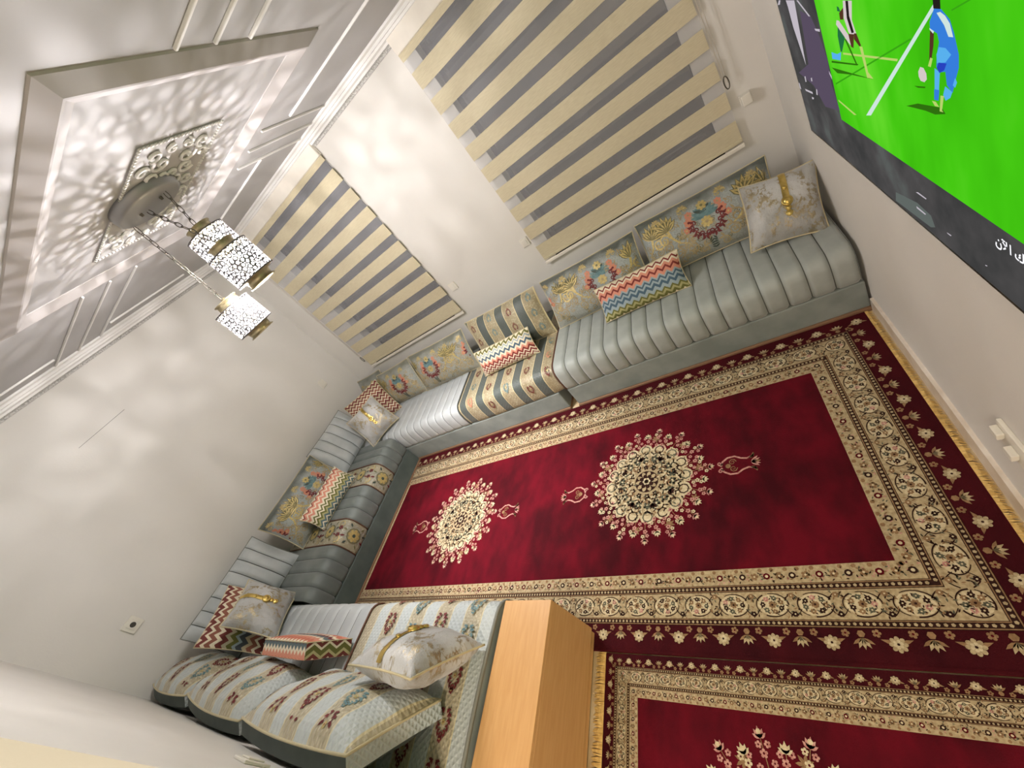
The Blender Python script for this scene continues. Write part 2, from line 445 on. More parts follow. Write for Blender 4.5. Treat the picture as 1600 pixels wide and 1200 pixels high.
# raised rectangular ceiling frame with three ribs on every side and thin beads
FX0, FX1, FY0, FY1 = 1.25, 2.91, -2.065, -0.835
def frame_mesh(x0, x1, y0, y1, pr):
    b = MB()
    for (i0, z0), (i1, z1) in zip(pr, pr[1:]):
        A = [(x0+i0, y0+i0, z0), (x1-i0, y0+i0, z0), (x1-i0, y1-i0, z0), (x0+i0, y1-i0, z0)]
        B = [(x0+i1, y0+i1, z1), (x1-i1, y0+i1, z1), (x1-i1, y1-i1, z1), (x0+i1, y1-i1, z1)]
        for k in range(4):
            b.quad([A[k], A[(k+1) % 4], B[(k+1) % 4], B[k]])
    return b
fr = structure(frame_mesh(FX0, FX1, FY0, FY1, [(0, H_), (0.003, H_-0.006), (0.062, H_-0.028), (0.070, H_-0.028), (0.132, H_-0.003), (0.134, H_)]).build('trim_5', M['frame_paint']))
def bead(p, q, wd=0.012, dp=0.012):
    (x0, y0), (x1, y1) = p, q
    if abs(x0-x1) > abs(y0-y1): b_ = ((min(x0,x1), y0-wd/2, H_-dp), (max(x0,x1), y0+wd/2, H_))
    else: b_ = ((x0-wd/2, min(y0,y1), H_-dp), (x0+wd/2, max(y0,y1), H_))
    return bbox('bead', b_[0], b_[1], M['gypsum'], fr, 0.003)
for x in (2.205, 2.03, 1.868): bead((x, -0.77), (x, -0.12))
for y in (-1.625, -1.458, -1.285): bead((1.2, y), (0.11, y)); bead((2.92, y-.02), (4.35, y-.02))
bead((2.25, -0.54), (3.1, -0.54)); bead((1.06, -0.54), (1.85, -0.54))
bead((0.30, -1.25), (0.30, -0.55)); bead((0.30, -2.4), (0.30, -1.66)); bead((3.86, -0.54), (3.86, -1.25))

# plaster ornament behind the pendant
OR = empty('ceiling_ornament', (2.03, -1.42, H_))
b = MB(); b.box((-.42, -.215, -.006), (.42, .215, 0)); b.build('panel', M['ceiling'], OR)
b = MB()
for s0, s1 in (((-.42,-.215),(.42,-.215)), ((.42,-.215),(.42,.215)), ((.42,.215),(-.42,.215)), ((-.42,.215),(-.42,-.215))):
    n = int(math.hypot(s1[0]-s0[0], s1[1]-s0[1])/0.018)
    for i in range(n):
        t = i/n; x = s0[0]+(s1[0]-s0[0])*t; y = s0[1]+(s1[1]-s0[1])*t
        b.box((x-.005, y-.005, -.012), (x+.005, y+.005, -.006))
tag(b.build('beaded_edge', M['gypsum'], OR), 'row of small grey beads', kind='stuff')
b = MB()
for sx in (-1, 1):
    for sy in (-1, 1):
        for (cx, cy, r, t0, tn) in ((.08,.06,.045,0,1.6),(.18,.1,.05,2,1.5),(.27,.07,.05,1,1.6),(.34,.13,.04,3,1.4),(.16,.03,.03,4,1.3),(.06,.15,.04,2,1.5),(.25,.16,.035,5,1.4),(.36,.04,.03,0,1.5)):
            pts = []
            for i in range(14):
                a = t0+tn*2*PI*i/13*0.8; q = r*(1-i/16)
                pts.append((sx*(cx+q*math.cos(a)), sy*(cy+q*math.sin(a)), -.012))
            b.tube(pts, 0.007, 5)
tag(b.build('scroll_relief', M['gypsum'], OR), 'curling plaster scrolls in relief', kind='stuff')
tag(OR, 'rectangular white plaster ornament with scroll relief above the pendant', 'ceiling ornament')

# TV wall skirting
bs = MB(); bs.box((L_-0.014, BAY, 0), (L_, -0.9, 0.085)); structure(bs.build('baseboard_right', M['marble']))

# windows: frame, mullion, dark panes
for k, (x0, x1) in enumerate(WINS):
    b = MB()
    b.box((x0, .10, WZ0), (x1, .15, WZ0+.05)); b.box((x0, .10, WZ1-.05), (x1, .15, WZ1))
    b.box((x0, .10, WZ0), (x0+.05, .15, WZ1)); b.box((x1-.05, .10, WZ0), (x1, .15, WZ1))
    xm = (x0+x1)/2; b.box((xm-.03, .10, WZ0), (xm+.03, .15, WZ1))
    wo = structure(b.build('window_%d' % (k+1), M['glass']))
    for a0, a1 in ((x0+.05, xm-.03), (xm+.03, x1-.05)):
        bbox('pane', (a0, .12, WZ0+.05), (a1, .128, WZ1-.05), M['glass'], wo, 0)

# ================================================================== BLINDS
ZK_ = [0.985+0.1675*k for k in range(9)]
def blind(x0, x1, label, chain_x, loop_z):
    r = empty('zebra_blind', ((x0+x1)/2, -0.03, 0.80)); ox, oz = (x0+x1)/2, 0.80
    hw = (x1-x0)/2
    bands = [(0.84, ZK_[0]-.034)]+[(ZK_[k]+.034, ZK_[k+1]-.034) for k in range(8)]+[(ZK_[8]+.034, 2.43)]
    for z0, z1 in bands:
        bbox('fabric_band', (-hw, -.002, z0-oz), (hw, .002, z1-oz), M['blind'], r, 0)
    for zc in ZK_:
        bb = MB(); bb.quad([(-hw, 0, zc-.034-oz), (hw, 0, zc-.034-oz), (hw, 0, zc+.034-oz), (-hw, 0, zc+.034-oz)])
        bb.build('sheer_band', M['sheer'], r)
    bbox('bottom_rail', (-hw-.004, -.012, -.012), (hw+.004, .010, .014), M['rail'], r, .004)
    bbox('rail_groove', (-hw*.86, -.007, .014), (hw*.86, .006, .022), M['black'], r, 0)
    bbox('upper_rail', (-hw, -.007, .022), (hw, .007, .042), M['blind'], r, .002)
    bbox('headrail', (-hw, -.02, 1.60), (hw, .025, 1.70), M['rail'], r, .006)
    bb = MB()
    bb.tube([(chain_x-ox, -.012, 1.6), (chain_x-ox, -.012, loop_z-oz)], .0022, 5)
    bb.tube([(chain_x-ox+.014, -.012, 1.6), (chain_x-ox+.014, -.012, loop_z-oz)], .0022, 5)
    ch = bb.build('chain', M['rail'], r)
    bb = MB(); pts = [(chain_x-ox+.007+.012*math.cos(t), -.014, loop_z-oz+.034*math.sin(t)) for t in [2*PI*i/14 for i in range(14)]]
    bb.tube(pts, .0032, 6, closed=True); bb.build('chain_connector', M['chain'], ch)
    tag(r, label, 'blind', 'zebra blinds on the window wall')
    return r
blind(0.372, 1.84, 'smaller-looking cream and grey zebra roller blind nearest the pendant lamps', 0.352, 0.93)
blind(2.79, 4.235, 'large cream and grey zebra roller blind nearest the television', 4.247, 1.16)

# ================================================================== WALL SOCKETS
def socket(loc, rot, label, sw=.085, depth=.012, holes=True, cube=False, nm='wall_socket'):
    r = empty(nm, loc, Matrix.Rotation(rot, 3, 'Z'))   # local -y faces the room
    bbox('plate', (-sw/2, -depth, -sw/2), (sw/2, 0, sw/2), M['white_plastic'], r, .003)
    if cube: bbox('plug_body', (-.026, -.045, -.03), (.026, -depth, .03), M['white_plastic'], r, .006)
    else: bbox('rocker', (-sw*.3, -depth-.004, -sw*.3), (sw*.3, -depth, sw*.3), M['white_plastic'], r, .002)
    if holes:
        b = MB(); b.lathe([(0.0, 0), (.017, 0)], (0, 0, 0), 14)
        h = b.build('socket_well', M['hole'], r); h.rotation_euler = (PI/2, 0, 0); h.location = (0, -depth-.0046, 0)
    tag(r, label, 'socket' if holes else 'wall plate', 'white plates on the walls')
    return r
socket((2.73, 0, 1.022), 0, 'small white wall plate just left of the large blind\'s lower corner', .07, holes=False)
socket((1.93, 0, 1.043), 0, 'small white wall plate just right of the smaller blind', .075, holes=False)
socket((4.315, 0, 1.02), 0, 'white plug adapter on the wall between the large blind and the television', .06, holes=False, cube=True)
socket((0, -.377, 1.042), PI/2, 'white wall switch plate above the cushions in the far corner', .085, holes=False)
socket((0, -2.767, 1.067), PI/2, 'white wall socket with dark round well on the bare left wall', .09)
# power strip on the TV wall
r = empty('wall_socket', (L_, -1.995, .34), Matrix.Rotation(-PI/2, 3, 'Z'))
bbox('plate', (-.06, -.012, -.042), (.075, 0, .042), M['white_plastic'], r, .003)
for i, (x, z) in enumerate(((-.035, .012), (.03, -.004))):
    bbox('plug', (x-.018, -.03, z-.012), (x+.02, -.012, z+.012), M['white_plastic'], r, .003)
    bbox('plug_tail', (x-.01, -.026, z-.026), (x+.012, -.012, z-.018), M['white_plastic'], r, .002)
tag(r, 'white double socket low on the wall under the television', 'socket', 'white plates on the walls')
r = empty('light_switch', (2.29, NW, .955), Matrix.Rotation(PI, 3, 'Z'))
bbox('plate', (-.045, -.01, -.045), (.045, 0, .045), M['white_plastic'], r, .003)
bbox('rocker', (-.028, -.015, -.028), (.028, -.01, .028), M['white_plastic'], r, .002)
tag(r, 'white light switch on the near wall above the striped back cushions', 'switch')

# ================================================================== SOFAS
def seat_profile(D, zb=0.192, zt=0.40, r=0.075):
    p = [(0.0, zt-.02)]
    n = 7
    for i in range(n+1):
        t = i/n; d = 0.02+(D-r-0.02)*t
        p.append((d, zt+.012*math.sin(PI*t)))
    for i in range(1, 6):
        a = PI/2*i/5; p.append((D-r+r*math.sin(a), zt-r+r*math.cos(a)))
    p += [(D+.004, zt-r-.04), (D, zb+.03), (D-.006, zb+.008), (D-.02, zb)]
    return p
class Seat:
    def __init__(s, P0, ld, fd, D):
        s.P0, s.ld, s.fd = Vector(P0), Vector(ld), Vector(fd)
        s.pr = seat_profile(D); s.D = D
        s.arc = [0.0]
        for a, b_ in zip(s.pr, s.pr[1:]): s.arc.append(s.arc[-1]+math.hypot(b_[0]-a[0], b_[1]-a[1]))
        s.nrm = []
        k = len(s.pr)
        for i in range(k):
            a = s.pr[max(0, i-1)]; b_ = s.pr[min(k-1, i+1)]
            dx, dz = b_[0]-a[0], b_[1]-a[1]; l = math.hypot(dx, dz); s.nrm.append((-dz/l, dx/l))
        s.nrm = [(-n[0], -n[1]) if (n[1] < 0 and n[0] <= 0) or n[0] < -0.5 else n for n in s.nrm]
    def pos(s, l, i, off=0):
        d, z = s.pr[i]; nd, nz = s.nrm[i]
        return s.P0+s.ld*l+s.fd*(d+nd*off)+Vector((0, 0, z+nz*off))
    def at(s, l, q, off=0):
        """point at length l and arc length q from the back"""
        k = 0
        while k < len(s.arc)-2 and s.arc[k+1] < q: k += 1
        t = (q-s.arc[k])/(s.arc[k+1]-s.arc[k]); t = max(0, min(1, t))
        return s.pos(l, k, off).lerp(s.pos(l, k+1, off), t)
    def strip(s, l0, l1, bulge, n=8, uvs=1.0):
        b = MB(); K = len(s.pr)
        def fn(u, v):
            i = round(v*(K-1)); t = 2*u-1
            return s.pos(l0+(l1-l0)*u, i, bulge*(1-t**8)-.005)
        b.grid(fn, n, K-1, uvf=lambda u, v: ((l0+(l1-l0)*u)*uvs, s.arc[round(v*(K-1))]*uvs), flip=True)
        return b
    def seam(s, l, r_, name, mat_, parent, off=.002):
        b = MB(); b.tube([s.pos(l, i, off) for i in range(len(s.pr))], r_, 6)
        return b.build(name, mat_, parent)
    def cap(s, l, name, mat_, parent):
        b = MB(); pts = [s.pos(l, i, .002) for i in range(len(s.pr))]+[s.P0+s.ld*l+Vector((0, 0, s.pr[-1][1]))]
        b.quad(pts, uv=[(p.y, p.z) for p in pts]); return b.build(name, mat_, parent)
    def core(s, l0, l1, parent, mat_):
        b = MB(); K = len(s.pr)
        b.grid(lambda u, v: s.pos(l0+(l1-l0)*u, round(v*(K-1)), -.006), 1, K-1, flip=True)
        return b.build('core', mat_, parent)

def channels(seat, l0, l1, n, mat_, parent, bulge=.012):
    w_ = (l1-l0)/n; first = None
    for k in range(n):
        if first is None:
            first = seat.strip(l0+.0022, l0+w_-.0022, bulge).build('channel', mat_, parent); o = first
        else:
            o = first.copy(); COL.objects.link(o); o.location = seat.ld*(w_*k)
    return first

def panel(seat, l0, l1, mat_, parent, bulge=.012, n=10, name='fabric_panel'):
    return seat.strip(l0, l1, bulge, n).build(name, mat_, parent)

# --------------------------------------------------------- flat designs mapped onto surfaces
class Des:
    def __init__(s): s.p = []
    def poly(s, pts, c, ly=0): s.p.append((pts, c, ly))
    def leaf(s, x, y, l, w_, a, c, ly=1):
        ca, sa = math.cos(a), math.sin(a)
        pts = [(0,0),(.3*l,.42*w_),(.6*l,.45*w_),(l,0),(.6*l,-.45*w_),(.3*l,-.42*w_)]
        s.p.append(([(x+p*ca-q*sa, y+p*sa+q*ca) for p, q in pts], c, ly))
    def disc(s, x, y, r, c, ly=2, n=8, sy=1.0):
        s.p.append(([(x+r*math.cos(2*PI*i/n), y+sy*r*math.sin(2*PI*i/n)) for i in range(n)], c, ly))
    def ring(s, x, y, r0, r1, c, ly=1, n=12, sy=1.0, a0=0, a1=2*PI):
        for i in range(n):
            t0 = a0+(a1-a0)*i/n; t1 = a0+(a1-a0)*(i+1)/n
            s.p.append(([(x+r0*math.cos(t0), y+sy*r0*math.sin(t0)), (x+r1*math.cos(t0), y+sy*r1*math.sin(t0)),
                         (x+r1*math.cos(t1), y+sy*r1*math.sin(t1)), (x+r0*math.cos(t1), y+sy*r0*math.sin(t1))], c, ly))
    def flower(s, x, y, r, n, c, cc, a0=0, ly=2, wf=0.75):
        for k in range(n):
            a = a0+2*PI*k/n; ca, sa = math.cos(a), math.sin(a); w2 = min(wf, 4.2/n)*r/2
            s.p.append(([(x+p*ca-q*sa, y+p*sa+q*ca) for p, q in ((0,0),(.45*r,w2*.9),(.8*r,w2),(r,w2*.4),(r,-w2*.4),(.8*r,-w2),(.45*r,-w2*.9))], c, ly))
        s.disc(x, y, r*.3, cc, ly+1, 6)
    def stroke(s, pts, w0, w1, c, ly=1):
        n = len(pts)
        L_e, R_e = [], []
        for i, (x, y) in enumerate(pts):
            ax, ay = pts[max(0, i-1)]; bx, by = pts[min(n-1, i+1)]
            dx, dy = bx-ax, by-ay; l = math.hypot(dx, dy) or 1
            hw = (w0+(w1-w0)*i/(n-1))/2
            L_e.append((x-dy/l*hw, y+dx/l*hw)); R_e.append((x+dy/l*hw, y-dx/l*hw))
        for i in range(n-1): s.p.append(([L_e[i], R_e[i], R_e[i+1], L_e[i+1]], c, ly))
    def spiral(s, x, y, r, a0, turns, w_, c, ly=1, d=1, n=12):
        pts = []
        for i in range(n):
            t = i/(n-1); q = r*(1-.85*t); a = a0+d*turns*2*PI*t
            pts.append((x+q*math.cos(a), y+q*math.sin(a)))
        s.stroke(pts, w_, w_*.5, c, ly)
    def build(s, name, mapf, mats, parent, lift=.0016, clip=None, label=None):
        b = MB()
        for pts, c, ly in s.p:
            if clip and not all(clip(x, y) for x, y in pts): continue
            b.quad([mapf(x, y, lift+ly*.0005) for x, y in pts], c)
        o = b.build(name, mats, parent)
        o['kind'] = 'stuff'
        if label: o['label'] = label
        return o

def wreath(d, x, y, s_, c, c2, ly=1, rot=0):
    """open curling wreath, about s_ wide"""
    ca, sa = math.cos(rot), math.sin(rot)
    def T(p, q): return (x+(p*ca-q*sa)*s_, y+(p*sa+q*ca)*s_)
    for sx in (-1, 1):
        for k in range(6):
            a = -1.2+k*0.48; px, py = sx*.34*math.cos(a), .5*math.sin(a)
            X, Y = T(px, py)
            aa = (a+1.2 if sx > 0 else PI-a-1.2)+rot
            d.leaf(X, Y, .24*s_, .12*s_, aa, c, ly); d.leaf(X, Y, .18*s_, .1*s_, aa+sx*1.5, c, ly)
        pts = [T(sx*.34*math.cos(-1.3+2.7*i/8), .5*math.sin(-1.3+2.7*i/8)) for i in range(9)]
        d.stroke(pts, .06*s_, .04*s_, c, ly)
    X, Y = T(0, .6); d.flower(X, Y, .14*s_, 5, c, c2, 0, ly)
    X, Y = T(0, 0); d.flower(X, Y, .12*s_, 5, c2, c, 0, ly)

# ---- window-wall sofa, right module
DW = 0.885
def sofa(name, loc, label): 
    r = empty(name, loc); tag(r, label, 'sofa', 'low floor sofas round the room'); return r
def local_seat(root_loc, P0, ld, fd, D): 
    return Seat(Vector(P0)-Vector(root_loc), ld, fd, D)

SX, SL0 = 2.705, 0.0
loc = (3.58, -DW/2, 0); r = sofa('floor_sofa', loc, 'long pale grey channel-tufted floor sofa section beside the television wall')
o_ = Vector(loc)
bbox('base', Vector((SX+.003, -DW, .022))-o_, Vector((L_-.012, -.03, .19))-o_, M['base_g'], r, .008)
bbox('plinth', Vector((SX+.003, -DW-.012, 0))-o_, Vector((L_-.012, -.05, .024))-o_, M['plinth'], r, .003)
st = local_seat(loc, (SX, -.02, 0), (1,0,0), (0,-1,0), DW-.02)
sc_ = st.core(0, L_-SX-.02, r, M['seam']); sc_.name = 'seat_core'
channels(st, 0.0, L_-SX-.02, 17, M['velvet'], r)
st.cap(L_-SX-.02, 'end_panel', M['velvet'], r); st.cap(0, 'end_panel', M['velvet'], r)
st.seam(0.004, .006, 'piping', M['pipe_brown'], r)

# ---- window-wall sofa, left module
loc = (1.35, -DW/2, 0); r = sofa('floor_sofa', loc, 'grey floor sofa section with a dark and gold striped damask panel under the windows')
o_ = Vector(loc)
bbox('base', Vector((0.01, -DW, .022))-o_, Vector((SX-.07, -.03, .19))-o_, M['base_g'], r, .008)
bbox('plinth', Vector((0.01, -DW-.012, 0))-o_, Vector((SX-.07, -.05, .024))-o_, M['plinth'], r, .003)
st = local_seat(loc, (0.01, -.02, 0), (1,0,0), (0,-1,0), DW-.02)
st.core(0, SX-.02, r, M['seam']).name = 'seat_core'
channels(st, 0.0, 1.715, 17, M['velvet_lit'], r, .009)
pn = panel(st, 1.715, SX-.015, M['stripe_dark'], r, .012, 14)
st.cap(SX-.016, 'end_panel', M['velvet'], r); st.cap(0, 'end_panel', M['velvet'], r)
st.seam(1.715, .006, 'piping', M['seam'], r)
d = Des()
q0 = st.arc[-1]
for k in range(6):
    l = (8+k+.56)*.196
    for j in range(6):
        q = .12+j*.16+(k % 2)*.08
        if q > q0-.06: continue
        wreath(d, l, q, .058, (0, 1, 2)[(k+j) % 3] if k % 2 else 0, 3)
def seat_map(st_): return lambda x, y, h: st_.at(x, y, .011+h)
d.build('embroidery', seat_map(st), [M['thread_red'], M['thread_teal'], M['thread_coral'], M['thread_gold']], pn, .001, lambda x, y: 1.73 < x < SX-.03 and y < q0-.01, 'woven wreath motifs on the gold stripes')

# ---- left-wall sofa
DL = 0.838; YA, YB = -DW-.012, -2.385
loc = (DL/2, -1.64, 0); r = sofa('floor_sofa', loc, 'shade-toned grey floor sofa along the left wall with two gold floral panels')
o_ = Vector(loc)
bbox('base', Vector((.03, YB, .022))-o_, Vector((DL, YA, .19))-o_, M['base_shaded'], r, .008)
bbox('plinth', Vector((.05, YB, 0))-o_, Vector((DL+.012, YA, .024))-o_, M['plinth'], r, .003)
st = local_seat(loc, (.02, YA, 0), (0,-1,0), (1,0,0), DL-.02)
LT = YA-YB
st.core(0, LT, r, M['seam']).name = 'seat_core'
cuts = [0, .30, .52, .846, 1.066, LT]
channels(st, cuts[0], cuts[1], 3, M['velvet_shaded'], r); channels(st, cuts[2], cuts[3], 3, M['velvet_shaded'], r); channels(st, cuts[4], cuts[5], 4, M['velvet_shaded'], r)
for k in (1, 3):
    p_ = panel(st, cuts[k], cuts[k+1], M['floral_gold'], r, .012, 8)
    st.seam(cuts[k], .005, 'piping', M['pipe_brown'], r); st.seam(cuts[k+1], .005, 'piping', M['pipe_brown'], r)
    d = Des(); cx = (cuts[k]+cuts[k+1])/2
    for q in (.18, .42, .66, .90):
        d.flower(cx, q, .05, 8, 3, 0); d.ring(cx, q, .052, .06, 1, 1, 12)
        for a in range(10):
            t = 2*PI*a/10; d.leaf(cx+.07*math.cos(t), q+.07*math.sin(t), .035, .016, t, (0,1,2)[a % 3])
        for sx in (-1, 1): d.spiral(cx+sx*.06, q+.12, .035, 0, 1.4, .008, 3, 1, sx); d.flower(cx+sx*.03, q+.12, .018, 5, 2, 0)
    q0 = st.arc[-1]
    d.build('embroidery', seat_map(st), [M['thread_dark'], M['thread_olive'], M['thread_red'], M['thread_gold']], p_, .001, lambda x, y: cuts[k]+.01 < x < cuts[k+1]-.01 and y < q0-.01, 'woven rosettes and leaves')

# ---- near-wall sofa
XN, YF = 2.695, -2.39; DN = YF-(NW+.02)
loc = (1.35, -2.74, 0); r = sofa('floor_sofa', loc, 'floor sofa at the near wall in lit-toned grey channels and pale striped damask')
o_ = Vector(loc)
bbox('base', Vector((.01, NW+.03, .022))-o_, Vector((XN, YF, .19))-o_, M['base_g'], r, .008)
bbox('plinth', Vector((.01, NW+.05, 0))-o_, Vector((XN, YF+.003, .024))-o_, M['plinth'], r, .003)
st = local_seat(loc, (.01, NW+.02, 0), (1,0,0), (0,1,0), DN)
class SeatF(Seat): pass
st.core(0, XN-.01, r, M['seam']).name = 'seat_core'
channels(st, 0.0, 1.70, 14, M['velvet_lit'], r, .009)
pn = panel(st, 1.70, XN-.012, M['stripe_light'], r, .010, 14)
st.cap(XN-.012, 'end_panel', M['base_g'], r)
st.seam(1.70, .006, 'piping', M['pipe_brown'], r); st.seam(XN-.012, .008, 'piping', M['pipe_grey'], r)
d = Des(); q0 = st.arc[-1]
for k in range(9, 14):
    l = (k+.715)*.2
    for j in range(6):
        q = .08+j*.15+(k % 2)*.05
        wreath(d, l, q, .085, 1 if (k % 2 == 0 and j > 2) else 0, 2, 1, PI)
    
d.build('embroidery', seat_map(st), [M['thread_red'], M['thread_teal'], M['thread_gold']], pn, .001, lambda x, y: 1.72 < x < XN-.03 and y < q0-.03, 'curling burgundy and teal wreaths')

# ================================================================== CUSHIONS
def pframe(yaw, lean, roll):
    yaw, lean, roll = map(math.radians, (yaw, lean, roll))
    n0 = Vector((math.cos(yaw), math.sin(yaw), 0)); z = Vector((0,0,1))
    right = (-n0).cross(z)
    up = z*math.cos(lean)-n0*math.sin(lean); n = n0*math.cos(lean)+z*math.sin(lean)
    c, s_ = math.cos(roll), math.sin(roll)
    r2, u2 = right*c+up*s_, up*c-right*s_
    return Matrix((r2, u2, n)).transposed()

class Cushion:
    """local axes: x right, y up, z towards the room; origin at the middle of the lower edge"""
    def __init__(s, name, fit, label, cat, group, T=.075, Tb=None, c=.05, gus=0.0, seed=0, wr=.004, crown=0.0):
        bx, by, bz, yaw, lean, roll, s.w, s.h = fit
        s.root = empty(name, (bx, by, bz), pframe(yaw, lean, roll))
        tag(s.root, label, cat, group)
        s.T, s.Tb, s.c, s.g, s.wr = T, (T if Tb is None else Tb), c, gus, wr
        s.ph = seed*1.7; s.cr = crown
    def xy(s, u, v):
        return (s.w/2*u*(1-s.c*(1-v*v)*u*u), s.h/2+s.h/2*v*(1-s.c*1.2*(1-u*u)*v*v)+s.cr*(1-u*u)*max(0, v)**2)
    def zt(s, u, v, T):
        a = max(0, 1-abs(u)**3.2)*max(0, 1-abs(v)**3.2)
        e = min(1, 3*(1-abs(u)))*min(1, 3*(1-abs(v)))
        wrk = s.wr*(math.sin(9*u+4*v+s.ph)+math.sin(7*v-6*u+2*s.ph))*e
        return T*a**.62+wrk*(.3+.7*(1-a))
    def front(s, u, v, h=0, ch=0):
        x, y = s.xy(u, v); z = s.g/2+s.zt(u, v, s.T)
        if ch:
            t = ((u+1)/2*ch) % 1.0; z += (.013*(1-(2*t-1)**4)-.008)*min(1, 6*(1-abs(u)))*min(1, 6*(1-abs(v)))
        return Vector((x, y, z+h))
    def back(s, u, v):
        x, y = s.xy(u, v); return Vector((x, y, -s.g/2-s.zt(u, v, s.Tb)))
    def nrm(s, u, v):
        e = 1e-3
        a = s.front(min(1, u+e), v)-s.front(max(-1, u-e), v); b_ = s.front(u, min(1, v+e))-s.front(u, max(-1, v-e))
        n = a.cross(b_); return n.normalized() if n.length > 1e-12 else Vector((0,0,1))
    def map(s, x, y, h):
        u, v = x*2/s.w, y*2/s.h
        u = max(-.995, min(.995, u)); v = max(-.995, min(.995, v))
        return s.front(u, v)+s.nrm(u, v)*h
    def cover(s, mat_, name='cover', nu=30, nv=22):
        b = MB(); b.grid(lambda u, v: s.front(2*u-1, 2*v-1), nu, nv, uvf=lambda u, v: ((u-.5)*s.w, (v-.5)*s.h))
        s.cv = b.build(name, mat_, s.root); return s.cv
    def ribs(s, mat_, n, seam_mat):
        for k in range(n):
            b = MB(); u0, u1 = -1+2*k/n+.008, -1+2*(k+1)/n-.008
            def fn(u, v):
                uu = u0+(u1-u0)*u; t = 2*u-1; p = s.front(uu, 2*v-1)
                e = min(1, 8*(1-abs(2*v-1)))
                p.z += (.012*(1-t**8)-.004)*e*min(1, 8*(1-abs(uu)))
                return p
            b.grid(fn, 8, 20); b.build('channel', mat_, s.root)
        b = MB(); b.grid(lambda u, v: s.front(2*u-1, 2*v-1)+Vector((0,0,-.006)), 24, 16); s.cv = b.build('inner_cover', seam_mat, s.root)
    def backing(s, mat_):
        b = MB(); b.grid(lambda u, v: s.back(2*u-1, 2*v-1), 24, 16, flip=True, uvf=lambda u, v: ((u-.5)*s.w, (v-.5)*s.h))
        return b.build('back_cover', mat_, s.root)
    def edge(s, side, n=24):
        out = []
        for i in range(n):
            t = -1+2*i/n
            u, v = ((t, -1), (1, t), (-t, 1), (-1, -t))[side]
            out.append((u, v))
        return out
    def piping(s, mat_, r_=.005, z=None, name='piping'):
        pts = []
        for sd in range(4):
            for u, v in s.edge(sd): x, y = s.xy(u, v); pts.append((x, y, s.g/2 if z is None else z))
        b = MB(); b.tube(pts, r_, 6, closed=True); return b.build(name, mat_, s.root)
    def gusset(s, mat_, end_mat=None):
        for sd in range(4):
            b = MB(); pts = s.edge(sd)+[((1,-1),(1,1),(-1,1),(-1,-1))[sd]]
            P = [s.xy(*p) for p in pts]; K = len(P)-1
            b.grid(lambda u, v: (P[round(u*K)][0], P[round(u*K)][1], s.g*(.5-v)), K, 2, flip=False, uvf=lambda u, v: (u*(s.w if sd % 2 == 0 else s.h), v*s.g))
            b.build('gusset' if sd % 2 == 0 else 'end_panel', end_mat if (end_mat and sd % 2) else mat_, s.root)

